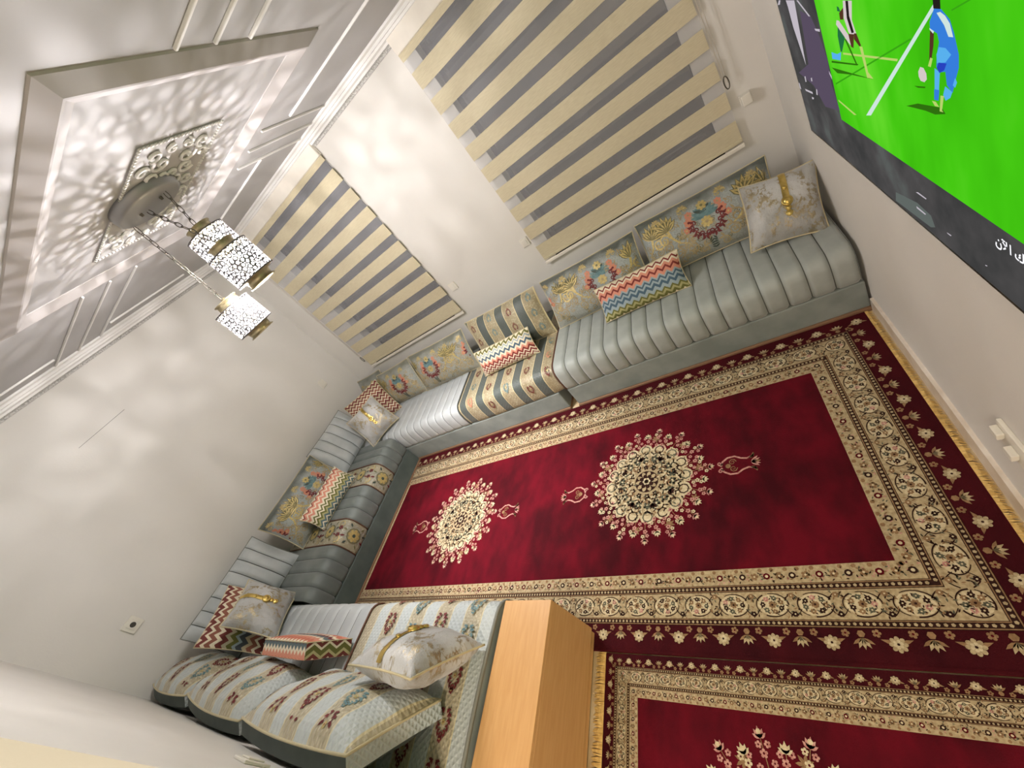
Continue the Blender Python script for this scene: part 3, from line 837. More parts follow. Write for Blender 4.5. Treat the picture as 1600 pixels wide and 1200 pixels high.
DAM_M = None
def damask_design(w_, h_, cx=0.0, k=1.0):
    d = Des(); rng = random.Random(int(w_*1000)+int(cx*100))
    GOLD, TAN, RED, CORAL, TEAL, DARK, OLIVE = range(7)
    # fine all-over scrolls in the ground
    for i in range(120):
        x, y = rng.uniform(-w_/2, w_/2), rng.uniform(-h_/2, h_*.28); q = rng.uniform(.014, .026)
        d.spiral(x, y, q, rng.random()*6.28, 1.5, .0045, TAN if i % 3 else OLIVE, 0, rng.choice((-1, 1)), 10)
        d.leaf(x, y, q*1.5, q*.45, rng.random()*6.28, TAN, 0)
    for rep in (-1, 0, 1):
        X = cx+rep*.56*k
        for i in range(9):
            a = PI*.06+PI*.88*i/8; d.leaf(X, .03*k, .085*k, .03*k, a, TEAL, 1)
        for i in range(8):
            a = PI*.15+PI*.7*i/7; d.leaf(X, .055*k, .06*k, .02*k, a, DARK if i % 2 else TEAL, 2)
        d.flower(X, .10*k, .03*k, 7, GOLD, OLIVE, 0, 3)
        for sx in (-1, 1):
            d.flower(X+sx*.095*k, .035*k, .028*k, 7, CORAL, RED, 0, 1); d.flower(X+sx*.085*k, .078*k, .022*k, 6, CORAL, TAN, .4, 1); d.flower(X+sx*.12*k, -.005*k, .02*k, 6, CORAL, GOLD, .2, 1)
            for i in range(7):
                a = -PI/2+sx*(.12+i*.3); q = (.058+.014*(i % 2)+.006*i/2)*k
                px, py = X+q*math.cos(a), -.01*k+q*math.sin(a)
                d.spiral(px, py, .017*k, a, 1.1, .009*k, RED, 2, sx, 9)
                for j in (-.8, .5): d.leaf(px, py, .034*k, .013*k, a+j*sx, RED, 2)
            # acanthus
            px = X+sx*.225*k; py = .045*k
            for i in range(8):
                a = PI/2-sx*(1.5-.34*i); l = (.12-.010*abs(i-3))*k
                d.leaf(px, py, l*1.08, .040*k, a, OLIVE, 1); d.leaf(px, py, l, .028*k, a, GOLD, 2); d.leaf(px, py, l*.8, .008*k, a, OLIVE, 3)
            d.spiral(px+sx*.035*k, py-.045*k, .04*k, 0, 1.6, .012*k, GOLD, 2, -sx, 14)
            d.stroke([(px, py), (px-sx*.012*k, py-.05*k), (px-sx*.05*k, py-.10*k), (px-sx*.1*k, py-.125*k)], .017*k, .008*k, GOLD, 1)
            for (qx, qy, q) in ((.155, -.045, .038), (.12, -.115, .036), (.2, -.11, .034), (.06, -.155, .024), (.25, -.05, .028)):
                d.spiral(X+sx*qx*k, qy*k, q*k, PI/2*sx, 1.7, .009*k, TAN, 1, -sx, 16)
                for j in (0, 1.1): d.leaf(X+sx*qx*k, qy*k+q*k, .036*k, .014*k, sx*(.5+j)+PI/2, TAN, 1)
            for i in range(5): d.leaf(X+sx*.022*k, -.125*k-.008*i*k, .034*k, .010*k, PI/2+sx*(.6+.35*i), DARK, 2)
        d.flower(X, -.005*k, .034*k, 8, GOLD, TAN, 0, 3, .9)
        for px, py in ((X+.11*k, .15*k), (X-.11*k, .15*k), (X+.28*k, .145*k)):
            for i in range(7):
                a = PI*.05+PI*.9*i/6; d.leaf(px, py-.018*k, .034*k, .014*k, a, GOLD if i % 2 == 0 else TAN, 2)
            for sx in (-1, 1): d.spiral(px+sx*.018*k, py-.028*k, .015*k, 0, 1.3, .006*k, GOLD, 2, sx, 9)
    return d
DMATS = lambda: [M[k] for k in ('thread_gold', 'thread_tan', 'thread_red', 'thread_coral', 'thread_teal', 'thread_dark', 'thread_olive')]

def damask_cushion(fit, label, cx=0, k=1.0, mat_='damask', seed=0):
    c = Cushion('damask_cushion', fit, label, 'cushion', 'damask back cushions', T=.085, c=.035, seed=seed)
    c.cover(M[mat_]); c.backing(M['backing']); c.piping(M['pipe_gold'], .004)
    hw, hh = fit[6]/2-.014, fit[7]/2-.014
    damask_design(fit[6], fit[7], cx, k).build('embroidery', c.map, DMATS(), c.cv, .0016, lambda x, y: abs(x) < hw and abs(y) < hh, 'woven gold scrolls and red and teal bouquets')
    return c

def brooch(c, sgn=1):
    hh = c.h/2
    b = MB(); n = 14
    def fn(u, v):
        y = hh*.97-(hh*.97-.01)*v; return c.map(.02*sgn+(u-.5)*.03, y, .003+.002*math.sin(PI*u))
    b.grid(fn, 4, n); b.build('gold_band', M['gold'], c.root)
    q = c.nrm(0, 0).to_track_quat('Z', 'Y').to_matrix()
    for nm, r0, h0, y in (('gold_medallion', .026, .014, .0), ('gold_bead', .013, .010, -.036), ('gold_bead', .016, .008, -.062), ('gold_bead', .012, .008, .075)):
        pp = c.map(.02*sgn, y, .003); bb = MB()
        bb.lathe([(0, h0), (r0*.5, h0), (r0*.62, h0*.55), (r0*.8, h0*.9), (r0, h0*.6), (r0, 0)], (0,0,0), 16)
        bb.v = [tuple(pp+q @ Vector(v)) for v in bb.v]
        bb.build(nm, M['gold'], c.root)

def silver_cushion(fit, label, seed=0, sgn=1, T=.09):
    c = Cushion('silver_cushion', fit, label, 'cushion', 'silver satin cushions', T=T, c=.075, seed=seed, wr=.005)
    c.cover(M['silver']); c.backing(M['silver']); c.piping(M['pipe_gold'], .0045); brooch(c, sgn)
    return c

def zig_cushion(fit, label, mat_, seed=0, T=.06, c_=.05, group='zigzag cushions'):
    c = Cushion('zigzag_cushion', fit, label, 'cushion', group, T=T, c=c_, seed=seed)
    c.cover(M[mat_]); c.backing(M[mat_]); c.piping(M['pipe_gold'], .003); return c

def rib_cushion(fit, label, n, seed=0):
    c = Cushion('channel_cushion', fit, label, 'cushion', 'channel-tufted back cushions', T=.065, c=.03, seed=seed)
    c.ribs(M['velvet_lit'], n, M['seam']); c.backing(M['velvet_shaded']); c.piping(M['pipe_grey'], .004); return c

# window wall, right to left
damask_cushion((3.895, -.395, .420, -90.5, 33, -1.0, .785, .39), 'wide damask back cushion behind the silver cushion nearest the television', 0.02, 1.0, seed=1)
silver_cushion((4.235, -.640, .425, -87, 42, -11, .352, .375), 'square silver cushion with gold band and brooch at the television end of the sofa', 1)
damask_cushion((3.113, -.430, .418, -90, 29, -.4, .765, .39), 'damask back cushion half hidden by the coral and blue zigzag cushion', .1, 1.0, seed=2)
zig_cushion((3.435, -.635, .422, -87.6, 35.5, -1.5, .571, .241), 'long zigzag cushion in cream, coral, blue and green, larger of the window pair', 'zig_multi', 1)
c = Cushion('striped_cushion', (2.335, -.435, .418, -90, 18, -1.2, .735, .40), 'dark and gold striped back cushion between the two windows', 'cushion', None, T=.085, c=.035, seed=3)
c.cover(M['stripe_dark']); c.backing(M['backing']); c.piping(M['pipe_gold'], .004)
d = Des()
for k in range(-2, 3):
    for j in range(3): wreath(d, (k+.55)*.196, -.13+j*.125+(k % 2)*.03, .05, 0 if k % 2 == 0 else 1, 2)
d.build('embroidery', c.map, [M['thread_red'], M['thread_teal'], M['thread_gold']], c.cv, .0016, lambda x, y: abs(x) < .355 and abs(y) < .19)
zig_cushion((2.292, -.625, .422, -88, 24, -1.0, .564, .218), 'long zigzag cushion in green, blue and red leaning on the striped cushion', 'zig_blue', 2)
damask_cushion((1.499, -.420, .418, -90, 23, -1.0, .745, .385), 'damask back cushion under the smaller blind, left of the striped cushion', -.1, .95, 'damask_tan', 4)
damask_cushion((0.862, -.400, .418, -91, 19, 1.0, .535, .375), 'narrower damask back cushion near the far corner, beside the maroon zigzag one', .05, .95, 'damask_tan', 5)
damask_cushion((0.345, -.275, .418, -90, 18, 0, .42, .375), 'damask cushion in the far corner, almost hidden behind the maroon zigzag cushion', 0, .8, 'damask_tan', 6)
zig_cushion((.60, -.635, .420, -44, 25, -1.7, .43, .40), 'square maroon and cream zigzag cushion in the far corner behind a silver one', 'zig_maroon', 3, .055)
silver_cushion((.725, -.825, .420, -44, 36, 4.6, .371, .376), 'square silver cushion with gold foil in the far corner of the sofas', 2, 1, .07)
# left wall
rib_cushion((.345, -.93, .418, 0, 22, 0, .60, .40), 'pale grey channel-tufted back cushion next to the far corner', 6, 1)
damask_cushion((.360, -1.60, .418, 0, 17, -.6, .75, .39), 'damask back cushion in the middle of the left wall behind a zigzag cushion', .12, 1.0, 'damask', 7)
zig_cushion((.575, -1.565, .422, -3, 28, -.4, .531, .215), 'long coral, green and teal zigzag cushion on the left-wall sofa', 'zig_side', 4)
rib_cushion((.335, -2.395, .418, 0, 25, -.7, .75, .405), 'large pale grey channel-tufted back cushion next to the near corner', 8, 2)
zig_cushion((.59, -2.53, .420, 32, 27, -4.5, .47, .40), 'square maroon, olive and navy zigzag cushion in the near corner', 'zig_maroon2', 5, .055)
silver_cushion((.735, -2.485, .420, 33, 22, -9, .375, .355), 'square silver cushion with gold band in the near corner', 3, 1, .07)

# near wall: three boxed striped back cushions with dark backs
def near_cushion(fit, label, seed):
    c = Cushion('striped_back_cushion', fit, label, 'cushion', 'pale striped back cushions', T=.105, Tb=.055, c=.02, gus=.06, seed=seed, wr=.009, crown=.035)
    c.cover(M['stripe_light'], nu=36); c.backing(M['backing']); c.gusset(M['backing'], M['quilt_pale']); c.piping(M['pipe_gold'], .005)
    
    d = Des()
    for k in range(-3, 4):
        for j in range(4): wreath(d, (k+.715)*.2, -.16+j*.11+(k % 2)*.04, .075, 1 if (k+j) % 4 == 0 else 0, 2)
    hw, hh = fit[6]/2-.02, fit[7]/2-.02
    d.build('embroidery', c.map, [M['thread_red'], M['thread_teal'], M['thread_gold']], c.cv, .0018, lambda x, y: abs(x) < hw and abs(y) < hh)
    return c
near_cushion((.37, -2.825, .452, 90, 40, 0, .67, .34), 'pale striped back cushion in the near corner, farthest of three in the row', 1)
near_cushion((1.185, -2.81, .448, 88, 40, 0, .80, .365), 'pale striped back cushion in the middle of three along the near wall', 2)
near_cushion((2.13, -2.825, .446, 90, 33, 0, .84, .40), 'largest pale striped back cushion with quilted end beside the wooden box', 3)

# boxed zigzag cushion
c = Cushion('boxed_cushion', (1.45, -2.64, .424, 90, 21, 0, .50, .25), 'small boxed zigzag cushion propped on the striped cushions of the near sofa', 'cushion', 'zigzag cushions', T=.022, Tb=.012, c=.01, gus=.075, seed=2, wr=.001)
c.cover(M['zig_box']); c.backing(M['zig_box']); c.gusset(M['zig_box'], M['zig_olive']); c.piping(M['pipe_gold'], .003)
silver_cushion((2.485, -2.585, .432, 87, 32, 1, .40, .375), 'plump silver cushion with gold band on the near sofa beside the wooden box', 4, 1, .085)

# ================================================================== CARPETS
CB, CC, CT, CD, CR, CG, CM = range(7)
CMATS = lambda: [M[k] for k in ('c_beige', 'c_cream', 'c_tan', 'c_dark', 'c_rose', 'c_green', 'c_maroon')]

def frame_band(b, x0, x1, y0, y1, i0, i1, z, m):
    A = [(x0+i0, y0+i0), (x1-i0, y0+i0), (x1-i0, y1-i0), (x0+i0, y1-i0)]
    B = [(x0+i1, y0+i1), (x1-i1, y0+i1), (x1-i1, y1-i1), (x0+i1, y1-i1)]
    for k in range(4):
        b.quad([(*A[k], z), (*A[(k+1) % 4], z), (*B[(k+1) % 4], z), (*B[k], z)], m)

def medallion(d, cx, cy, R, rng):
    r0 = R*.61
    d.disc(cx, cy, r0*1.02, CM, 0, 32)
    for k in range(16):
        a = 2*PI*k/16; d.disc(cx+r0*.93*math.cos(a), cy+r0*.93*math.sin(a), r0*.19, CC, 1, 10)
        d.ring(cx+r0*.95*math.cos(a), cy+r0*.95*math.sin(a), r0*.10, r0*.13, CD if k % 2 else CG, 3, 8)
    d.disc(cx, cy, r0*.92, CB, 2, 32)
    for ring_r, n, s_, ca, cc in ((.80, 24, .085, CC, CD), (.66, 18, .10, CG, CC), (.52, 14, .10, CC, CT), (.41, 12, .07, CD, CC)):
        for k in range(n):
            a = 2*PI*(k+.5*(n % 4 == 2))/n; x, y = cx+r0*ring_r*math.cos(a), cy+r0*ring_r*math.sin(a)
            d.flower(x, y, r0*s_, 5, ca, cc, a, 3)
            d.leaf(x, y, r0*.13, r0*.045, a+.9, CD, 3); d.leaf(x, y, r0*.12, r0*.04, a-1.1, CT, 3)
    for k in range(8):
        a = 2*PI*k/8+.2; x, y = cx+r0*.62*math.cos(a), cy+r0*.62*math.sin(a)
        for j in (-.5, 0, .5): d.leaf(x, y, r0*.17, r0*.09, a+j, CD, 4)
        d.ring(cx+r0*.5*math.cos(a+.39), cy+r0*.5*math.sin(a+.39), r0*.06, r0*.085, CT, 4, 8)
    d.disc(cx, cy, r0*.30, CD, 4, 20)
    d.flower(cx, cy, r0*.28, 10, CB, CD, 0, 5, .35); d.flower(cx, cy, r0*.2, 8, CD, CT, .2, 6, .6); d.flower(cx, cy, r0*.1, 6, CC, CD, 0, 7)
    for k in range(240):
        a, q = rng.random()*6.28, r0*math.sqrt(rng.uniform(.12, .95)); d.leaf(cx+q*math.cos(a), cy+q*math.sin(a), r0*.1, r0*.04, rng.random()*6.28, (CD, CG, CC, CT)[k % 4], 5)
    # outer sprays
    n = 30
    for k in range(n):
        a = 2*PI*k/n+.05
        ca, sa = math.cos(a), math.sin(a)
        ext = R*(1.0 if k % 2 == 0 else .9)
        def P(q, t): return (cx+q*ca-t*sa, cy+q*sa+t*ca)
        for q, t, s_ in ((.66, .0, .034), (.72, .055, .03), (.73, -.05, .03), (.80, .0, .036), (.86, .04, .03), (.86, -.04, .03)):
            q2 = q*R*(ext/R)**.6; x, y = P(q2, t*R)
            x += rng.uniform(-.01, .01)*R; y += rng.uniform(-.01, .01)*R
            d.flower(x, y, s_*R*.92, 5, CR if rng.random() < .7 else CC, CM, rng.random()*6, 2)
        if k % 3 == 0:
            x, y = P(.78*R, .03*R)
            for j in range(7): d.leaf(x, y, .075*R, .03*R, a+j*.9, CT, 1)
        x, y = P(ext*.9, 0)
        for j in (-1.0, -.5, 0, .5, 1.0): d.leaf(x, y, .075*R*(1.2-.3*abs(j)), .034*R, a+j, CC if k % 2 else CR, 3)
        x2, y2 = P(ext*.95, 0); d.disc(x2, y2, .022*R, CC, 4, 6)
        d.stroke([P(.62*R, 0), P(ext*.92, 0)], .008*R, .006*R, CT, 1)

def pendant_motif(d, cx, cy, sgn, s_):
    for sy in (-1, 1):
        pts = [(cx+sgn*s_*x, cy+sy*s_*y) for x, y in ((0, .02), (.06, .16), (.2, .26), (.38, .27), (.52, .18), (.66, .14), (.76, .17))]
        d.stroke(pts, .05*s_, .045*s_, CR, 2)
        d.spiral(cx+sgn*s_*.30, cy+sy*s_*.1, .1*s_, 0, 1.5, .025*s_, CT, 2, sy*sgn)
        d.spiral(cx-sgn*s_*.02, cy+sy*s_*.12, .07*s_, 0, 1.3, .04*s_, CR, 2, -sy*sgn)
        for j in range(3): d.leaf(cx+sgn*s_*(.7+.05*j), cy+sy*s_*.14, .16*s_, .06*s_, (0 if sgn > 0 else PI)+sy*sgn*(.3+.5*j), CT, 2)
    d.disc(cx+sgn*s_*.18, cy, .07*s_, CT, 2, 8)
    for j in (-.7, -.35, 0, .35, .7): d.leaf(cx+sgn*s_*.74, cy, .24*s_, .075*s_, (0 if sgn > 0 else PI)+j, CR if j else CT, 3)

def carpet(name, x0, x1, y0, y1, iw, label, sides, meds, medR, sc_, seed):
    """iw: list of cumulative border widths (outer red, guard, main, guard, inner)"""
    rng = random.Random(seed)
    r = empty(name, ((x0+x1)/2, (y0+y1)/2, 0)); ox, oy = r.location.x, r.location.y
    X0, X1, Y0, Y1 = x0-ox, x1-ox, y0-oy, y1-oy
    b = MB(); b.box((X0, Y0, .0005), (X1, Y1, .0115)); b.build('backing', M['carpet_maroon'], r)
    Z = .012
    i1, i2, i3, i4, i5 = iw
    b = MB(); frame_band(b, X0, X1, Y0, Y1, 0, i1, Z, 0); b.build('outer_border', M['carpet_maroon'], r)
    b = MB(); frame_band(b, X0, X1, Y0, Y1, i1, i2, Z+.0006, 0); frame_band(b, X0, X1, Y0, Y1, i3, i4, Z+.0006, 0); b.build('guard_stripes', M['c_dark'], r)
    b = MB(); frame_band(b, X0, X1, Y0, Y1, i2, i3, Z+.0008, 0); b.build('main_border', M['c_beige'], r)
    b = MB(); frame_band(b, X0, X1, Y0, Y1, i4, i5, Z+.0008, 0); b.build('inner_border', M['c_beige'], r)
    b = MB(); b.quad([(X0+i5, Y0+i5, Z+.0006), (X1-i5, Y0+i5, Z+.0006), (X1-i5, Y1-i5, Z+.0006), (X0+i5, Y1-i5, Z+.0006)])
    b.build('field', M['carpet_red'], r)
    d = Des()
    # border motifs, side by side: origin, direction along, direction inward, length
    SD = {'S': ((X0, Y0), (1, 0), (0, 1), X1-X0), 'E': ((X1, Y0), (0, 1), (-1, 0), Y1-Y0), 'N': ((X1, Y1), (-1, 0), (0, -1), X1-X0), 'W': ((X0, Y1), (0, -1), (1, 0), Y1-Y0)}
    for s_ in sides:
        (px, py), (ax, ay), (nx, ny), ln = SD[s_]
        def P(t, q): return (px+ax*t+nx*q, py+ay*t+ny*q)
        an, aa = math.atan2(ny, nx), math.atan2(ay, ax)
        # outer red band: flower, then sprig
        c0 = i1*.5; sp = .17*sc_; n = max(2, int((ln-2*c0)/sp)); sp = (ln-2*c0)/n
        for k in range(n):
            x, y = P(c0+sp*k, i1*.56)
            d.flower(x, y, .023*sc_, 8, CB, CT, 0, 1, .6); d.flower(x, y, .013*sc_, 6, CC, CD, .3, 3)
            for j in (-1, 1): d.leaf(x, y, .042*sc_, .012*sc_, an+j*1.25, CT, 0)
            if k < n:
                x, y = P(c0+sp*(k+.5), i1*.72)
                for j in (-1.0, -.5, 0, .5, 1.0): d.leaf(x, y, .034*sc_, .011*sc_, an+PI+j, CB if abs(j) < .8 else CT, 1)
                d.disc(*P(c0+sp*(k+.5), i1*.84), .011*sc_, CT, 1, 6)
                for j in (-1, 1): d.flower(*P(c0+sp*(k+.5+.24*j), i1*.86), .012*sc_, 5, CT, CM, 0, 1)
        # guards: beads
        for q, cb in (((i1+i2)/2, CB), ((i3+i4)/2, CB)):
            wd = (i2-i1) if q < i3 else (i4-i3)
            sp = .017*sc_; n = int((ln-2*q)/sp)
            for k in range(n):
                x, y = P(q+sp*(k+.5), q); d.disc(x, y, wd*.21, cb, 1, 5)
            for qq in (q-wd*.36, q+wd*.36):
                d.stroke([P(qq, qq), P(ln-qq, qq)], wd*.12, wd*.12, CT, 1)
        # main band: linked oval wreaths
        q = (i2+i3)/2; hw = (i3-i2)/2; sp = hw*2.75; n = max(2, int((ln-2*q)/sp)); sp = (ln-2*q)/n
        for k in range(n):
            t0 = q+sp*k; rx_, ry_ = (hw*1.2, hw*.9) if k else (hw*.9, hw*.9)
            def E(a, f): return P(t0+rx_*f*math.cos(a), q+ry_*f*math.sin(a))
            for seg in range(3):
                a0 = seg*2.1+.4*(k % 2); d.stroke([E(a0+1.75*i/9, .93) for i in range(10)], hw*.10, hw*.05, CD, 1)
            d.poly([E(2*PI*i/14, .86) for i in range(14)], CC, 0)
            for j in range(7):
                t = 2*PI*j/7+.4*(k % 3); fx, fy = E(t, .55)
                d.flower(fx, fy, hw*.19, 6, (CD, CT, CG, CR, CD, CG, CT)[(j+k) % 7], CC, t, 2)
                d.leaf(fx, fy, hw*.34, hw*.12, t+1.2, CD, 1); d.leaf(fx, fy, hw*.3, hw*.11, t-1.3, CG, 1)
            for j in range(20):
                fx, fy = E(rng.random()*6.28, rng.uniform(.1, .8)); d.leaf(fx, fy, hw*.22, hw*.09, rng.random()*6.28, (CD, CG, CT, CD)[j % 4], 2)
            x, y = E(0, 0); d.flower(x, y, hw*.26, 7, CT, CD, 0, 3)
            for j in range(22):
                x_, y_ = P(t0+sp*rng.uniform(.34, .66), q+hw*rng.uniform(.1, .92)*(1 if j % 2 else -1)); d.leaf(x_, y_, hw*.28, hw*.10, rng.random()*6.28, (CD, CG, CT)[j % 3], 2)
            for sg in (-1, 1):
                x, y = P(t0+sp*.5, q+sg*hw*.66); d.flower(x, y, hw*.2, 6, CT if sg > 0 else CD, CC, 0, 3)
                d.stroke([P(t0+sp*(.5-.18+.36*i/6), q+sg*hw*(.3+.5*math.sin(PI*i/6))) for i in range(7)], hw*.08, hw*.05, CD, 1)
        # inner band: small flowers, scalloped edge
        q = i4+(i5-i4)*.45; sp = .085*sc_; n = max(2, int((ln-2*q)/sp)); sp = (ln-2*q)/n
        for k in range(n):
            x, y = P(q+sp*k, q)
            d.ring(x, y, .006*sc_, .0125*sc_, CD if k % 2 == 0 else CM, 2, 8); d.disc(x, y, .006*sc_, CC, 2, 6)
            if k < n:
                for j in range(18): d.leaf(*P(q+sp*(k+rng.random()), i4+(i5-i4)*rng.uniform(.12, .7)), .012*sc_, .005*sc_, rng.random()*6.28, (CT, CD, CG, CR)[j % 4], 1)
                x, y = P(q+sp*(k+.5), q); d.flower(x, y, .014*sc_, 5, CT, CC, 0, 1)
                for j in (-.27, .27): d.disc(*P(q+sp*(k+.5+j), i5-(i5-i4)*.16), .008*sc_, CT, 1, 6)
    for mx, my in meds:
        medallion(d, mx-ox, my-oy, medR, rng)
        if medR > .3:
            for sg in (-1, 1): pendant_motif(d, mx-ox+sg*medR*1.06, my-oy, sg, medR*.5)
    hx, hy = (X1-X0)/2, (Y1-Y0)/2
    d.build('woven_motifs', lambda x, y, h: (x, y, Z+.0008+h), CMATS(), r, .0004, lambda x, y: abs(x) < hx and abs(y) < hy, 'cream, tan and brown woven flowers, wreaths and medallions')
    tag(r, label, 'carpet', 'red carpets')
    return r, (X0, X1, Y0, Y1)

def fringe(root, ext, side, ln=.05, seed=1):
    X0, X1, Y0, Y1 = ext; rng = random.Random(seed); b = MB(); y = Y0
    x0, sg = (X1, 1) if side == 'E' else (X0, -1)
    while y < Y1:
        l = ln*rng.uniform(.8, 1.05); dy = rng.uniform(-.006, .006); z = rng.uniform(.004, .009)
        b.quad([(x0-sg*.002, y, .011), (x0-sg*.002, y+.0045, .011), (x0+sg*l*.5, y+.004+dy*.4, z+.004), (x0+sg*l*.5, y+dy*.4, z+.004)])
        b.quad([(x0+sg*l*.5, y+dy*.4, z+.004), (x0+sg*l*.5, y+.004+dy*.4, z+.004), (x0+sg*l, y+.003+dy, .003), (x0+sg*l, y+dy, .003)])
        y += .0042
    o = b.build('fringe', M['fringe'], root); o['kind'] = 'stuff'
    return o

cp, ext = carpet('carpet', .56, 4.412, -2.474, -.90, [.100, .126, .222, .250, .312], 'large crimson carpet with two full medallions between the sofas', 'SEN', [(3.22, -1.665), (1.765, -1.69)], .365, 1.0, 3)
fringe(cp, ext, 'E', .028, 2)
bb_ = bbox('edge_binding', (ext[0], ext[2]-.008, .001), (ext[1], ext[2]+.004, .014), M['carpet_maroon'], cp, .003)
cp2, ext2 = carpet('carpet', 3.015, 4.43, -4.3, -2.488, [.045, .058, .100, .112, .145], 'second crimson carpet in front of the wooden box, only partly in view', 'NW', [(3.63, -3.02)], .36, .5, 5)
fringe(cp2, ext2, 'W', .05, 4)

# ================================================================== WOODEN BOX
bx0, bx1, by0, by1, bz = 2.712, 2.962, -2.98, -2.405, .386
BX = empty('wooden_box', ((bx0+bx1)/2, (by0+by1)/2, .0146)); bz -= .0146; w2, d2 = (bx1-bx0)/2, (by1-by0)/2
bbox('plinth', (-w2+.008, -d2+.008, 0), (w2-.008, d2-.008, .04), M['wood'], BX, .002)
bbox('side_panel', (w2-.018, -d2, .04), (w2, d2, bz-.018), M['wood'], BX, .0015)
bbox('side_panel', (-w2, -d2, .04), (-w2+.018, d2, bz-.018), M['wood'], BX, .0015)
bbox('front_panel', (-w2+.018, d2-.018, .04), (w2-.018, d2, bz-.018), M['wood'], BX, .0015)
bbox('back_panel', (-w2+.018, -d2, .04), (w2-.018, -d2+.018, bz-.018), M['wood'], BX, .0015)
bbox('top_panel', (-w2, -d2, bz-.018), (w2, d2, bz), M['wood'], BX, .002)
tag(BX, 'tall narrow light wooden box at the end of the near sofa', 'box')

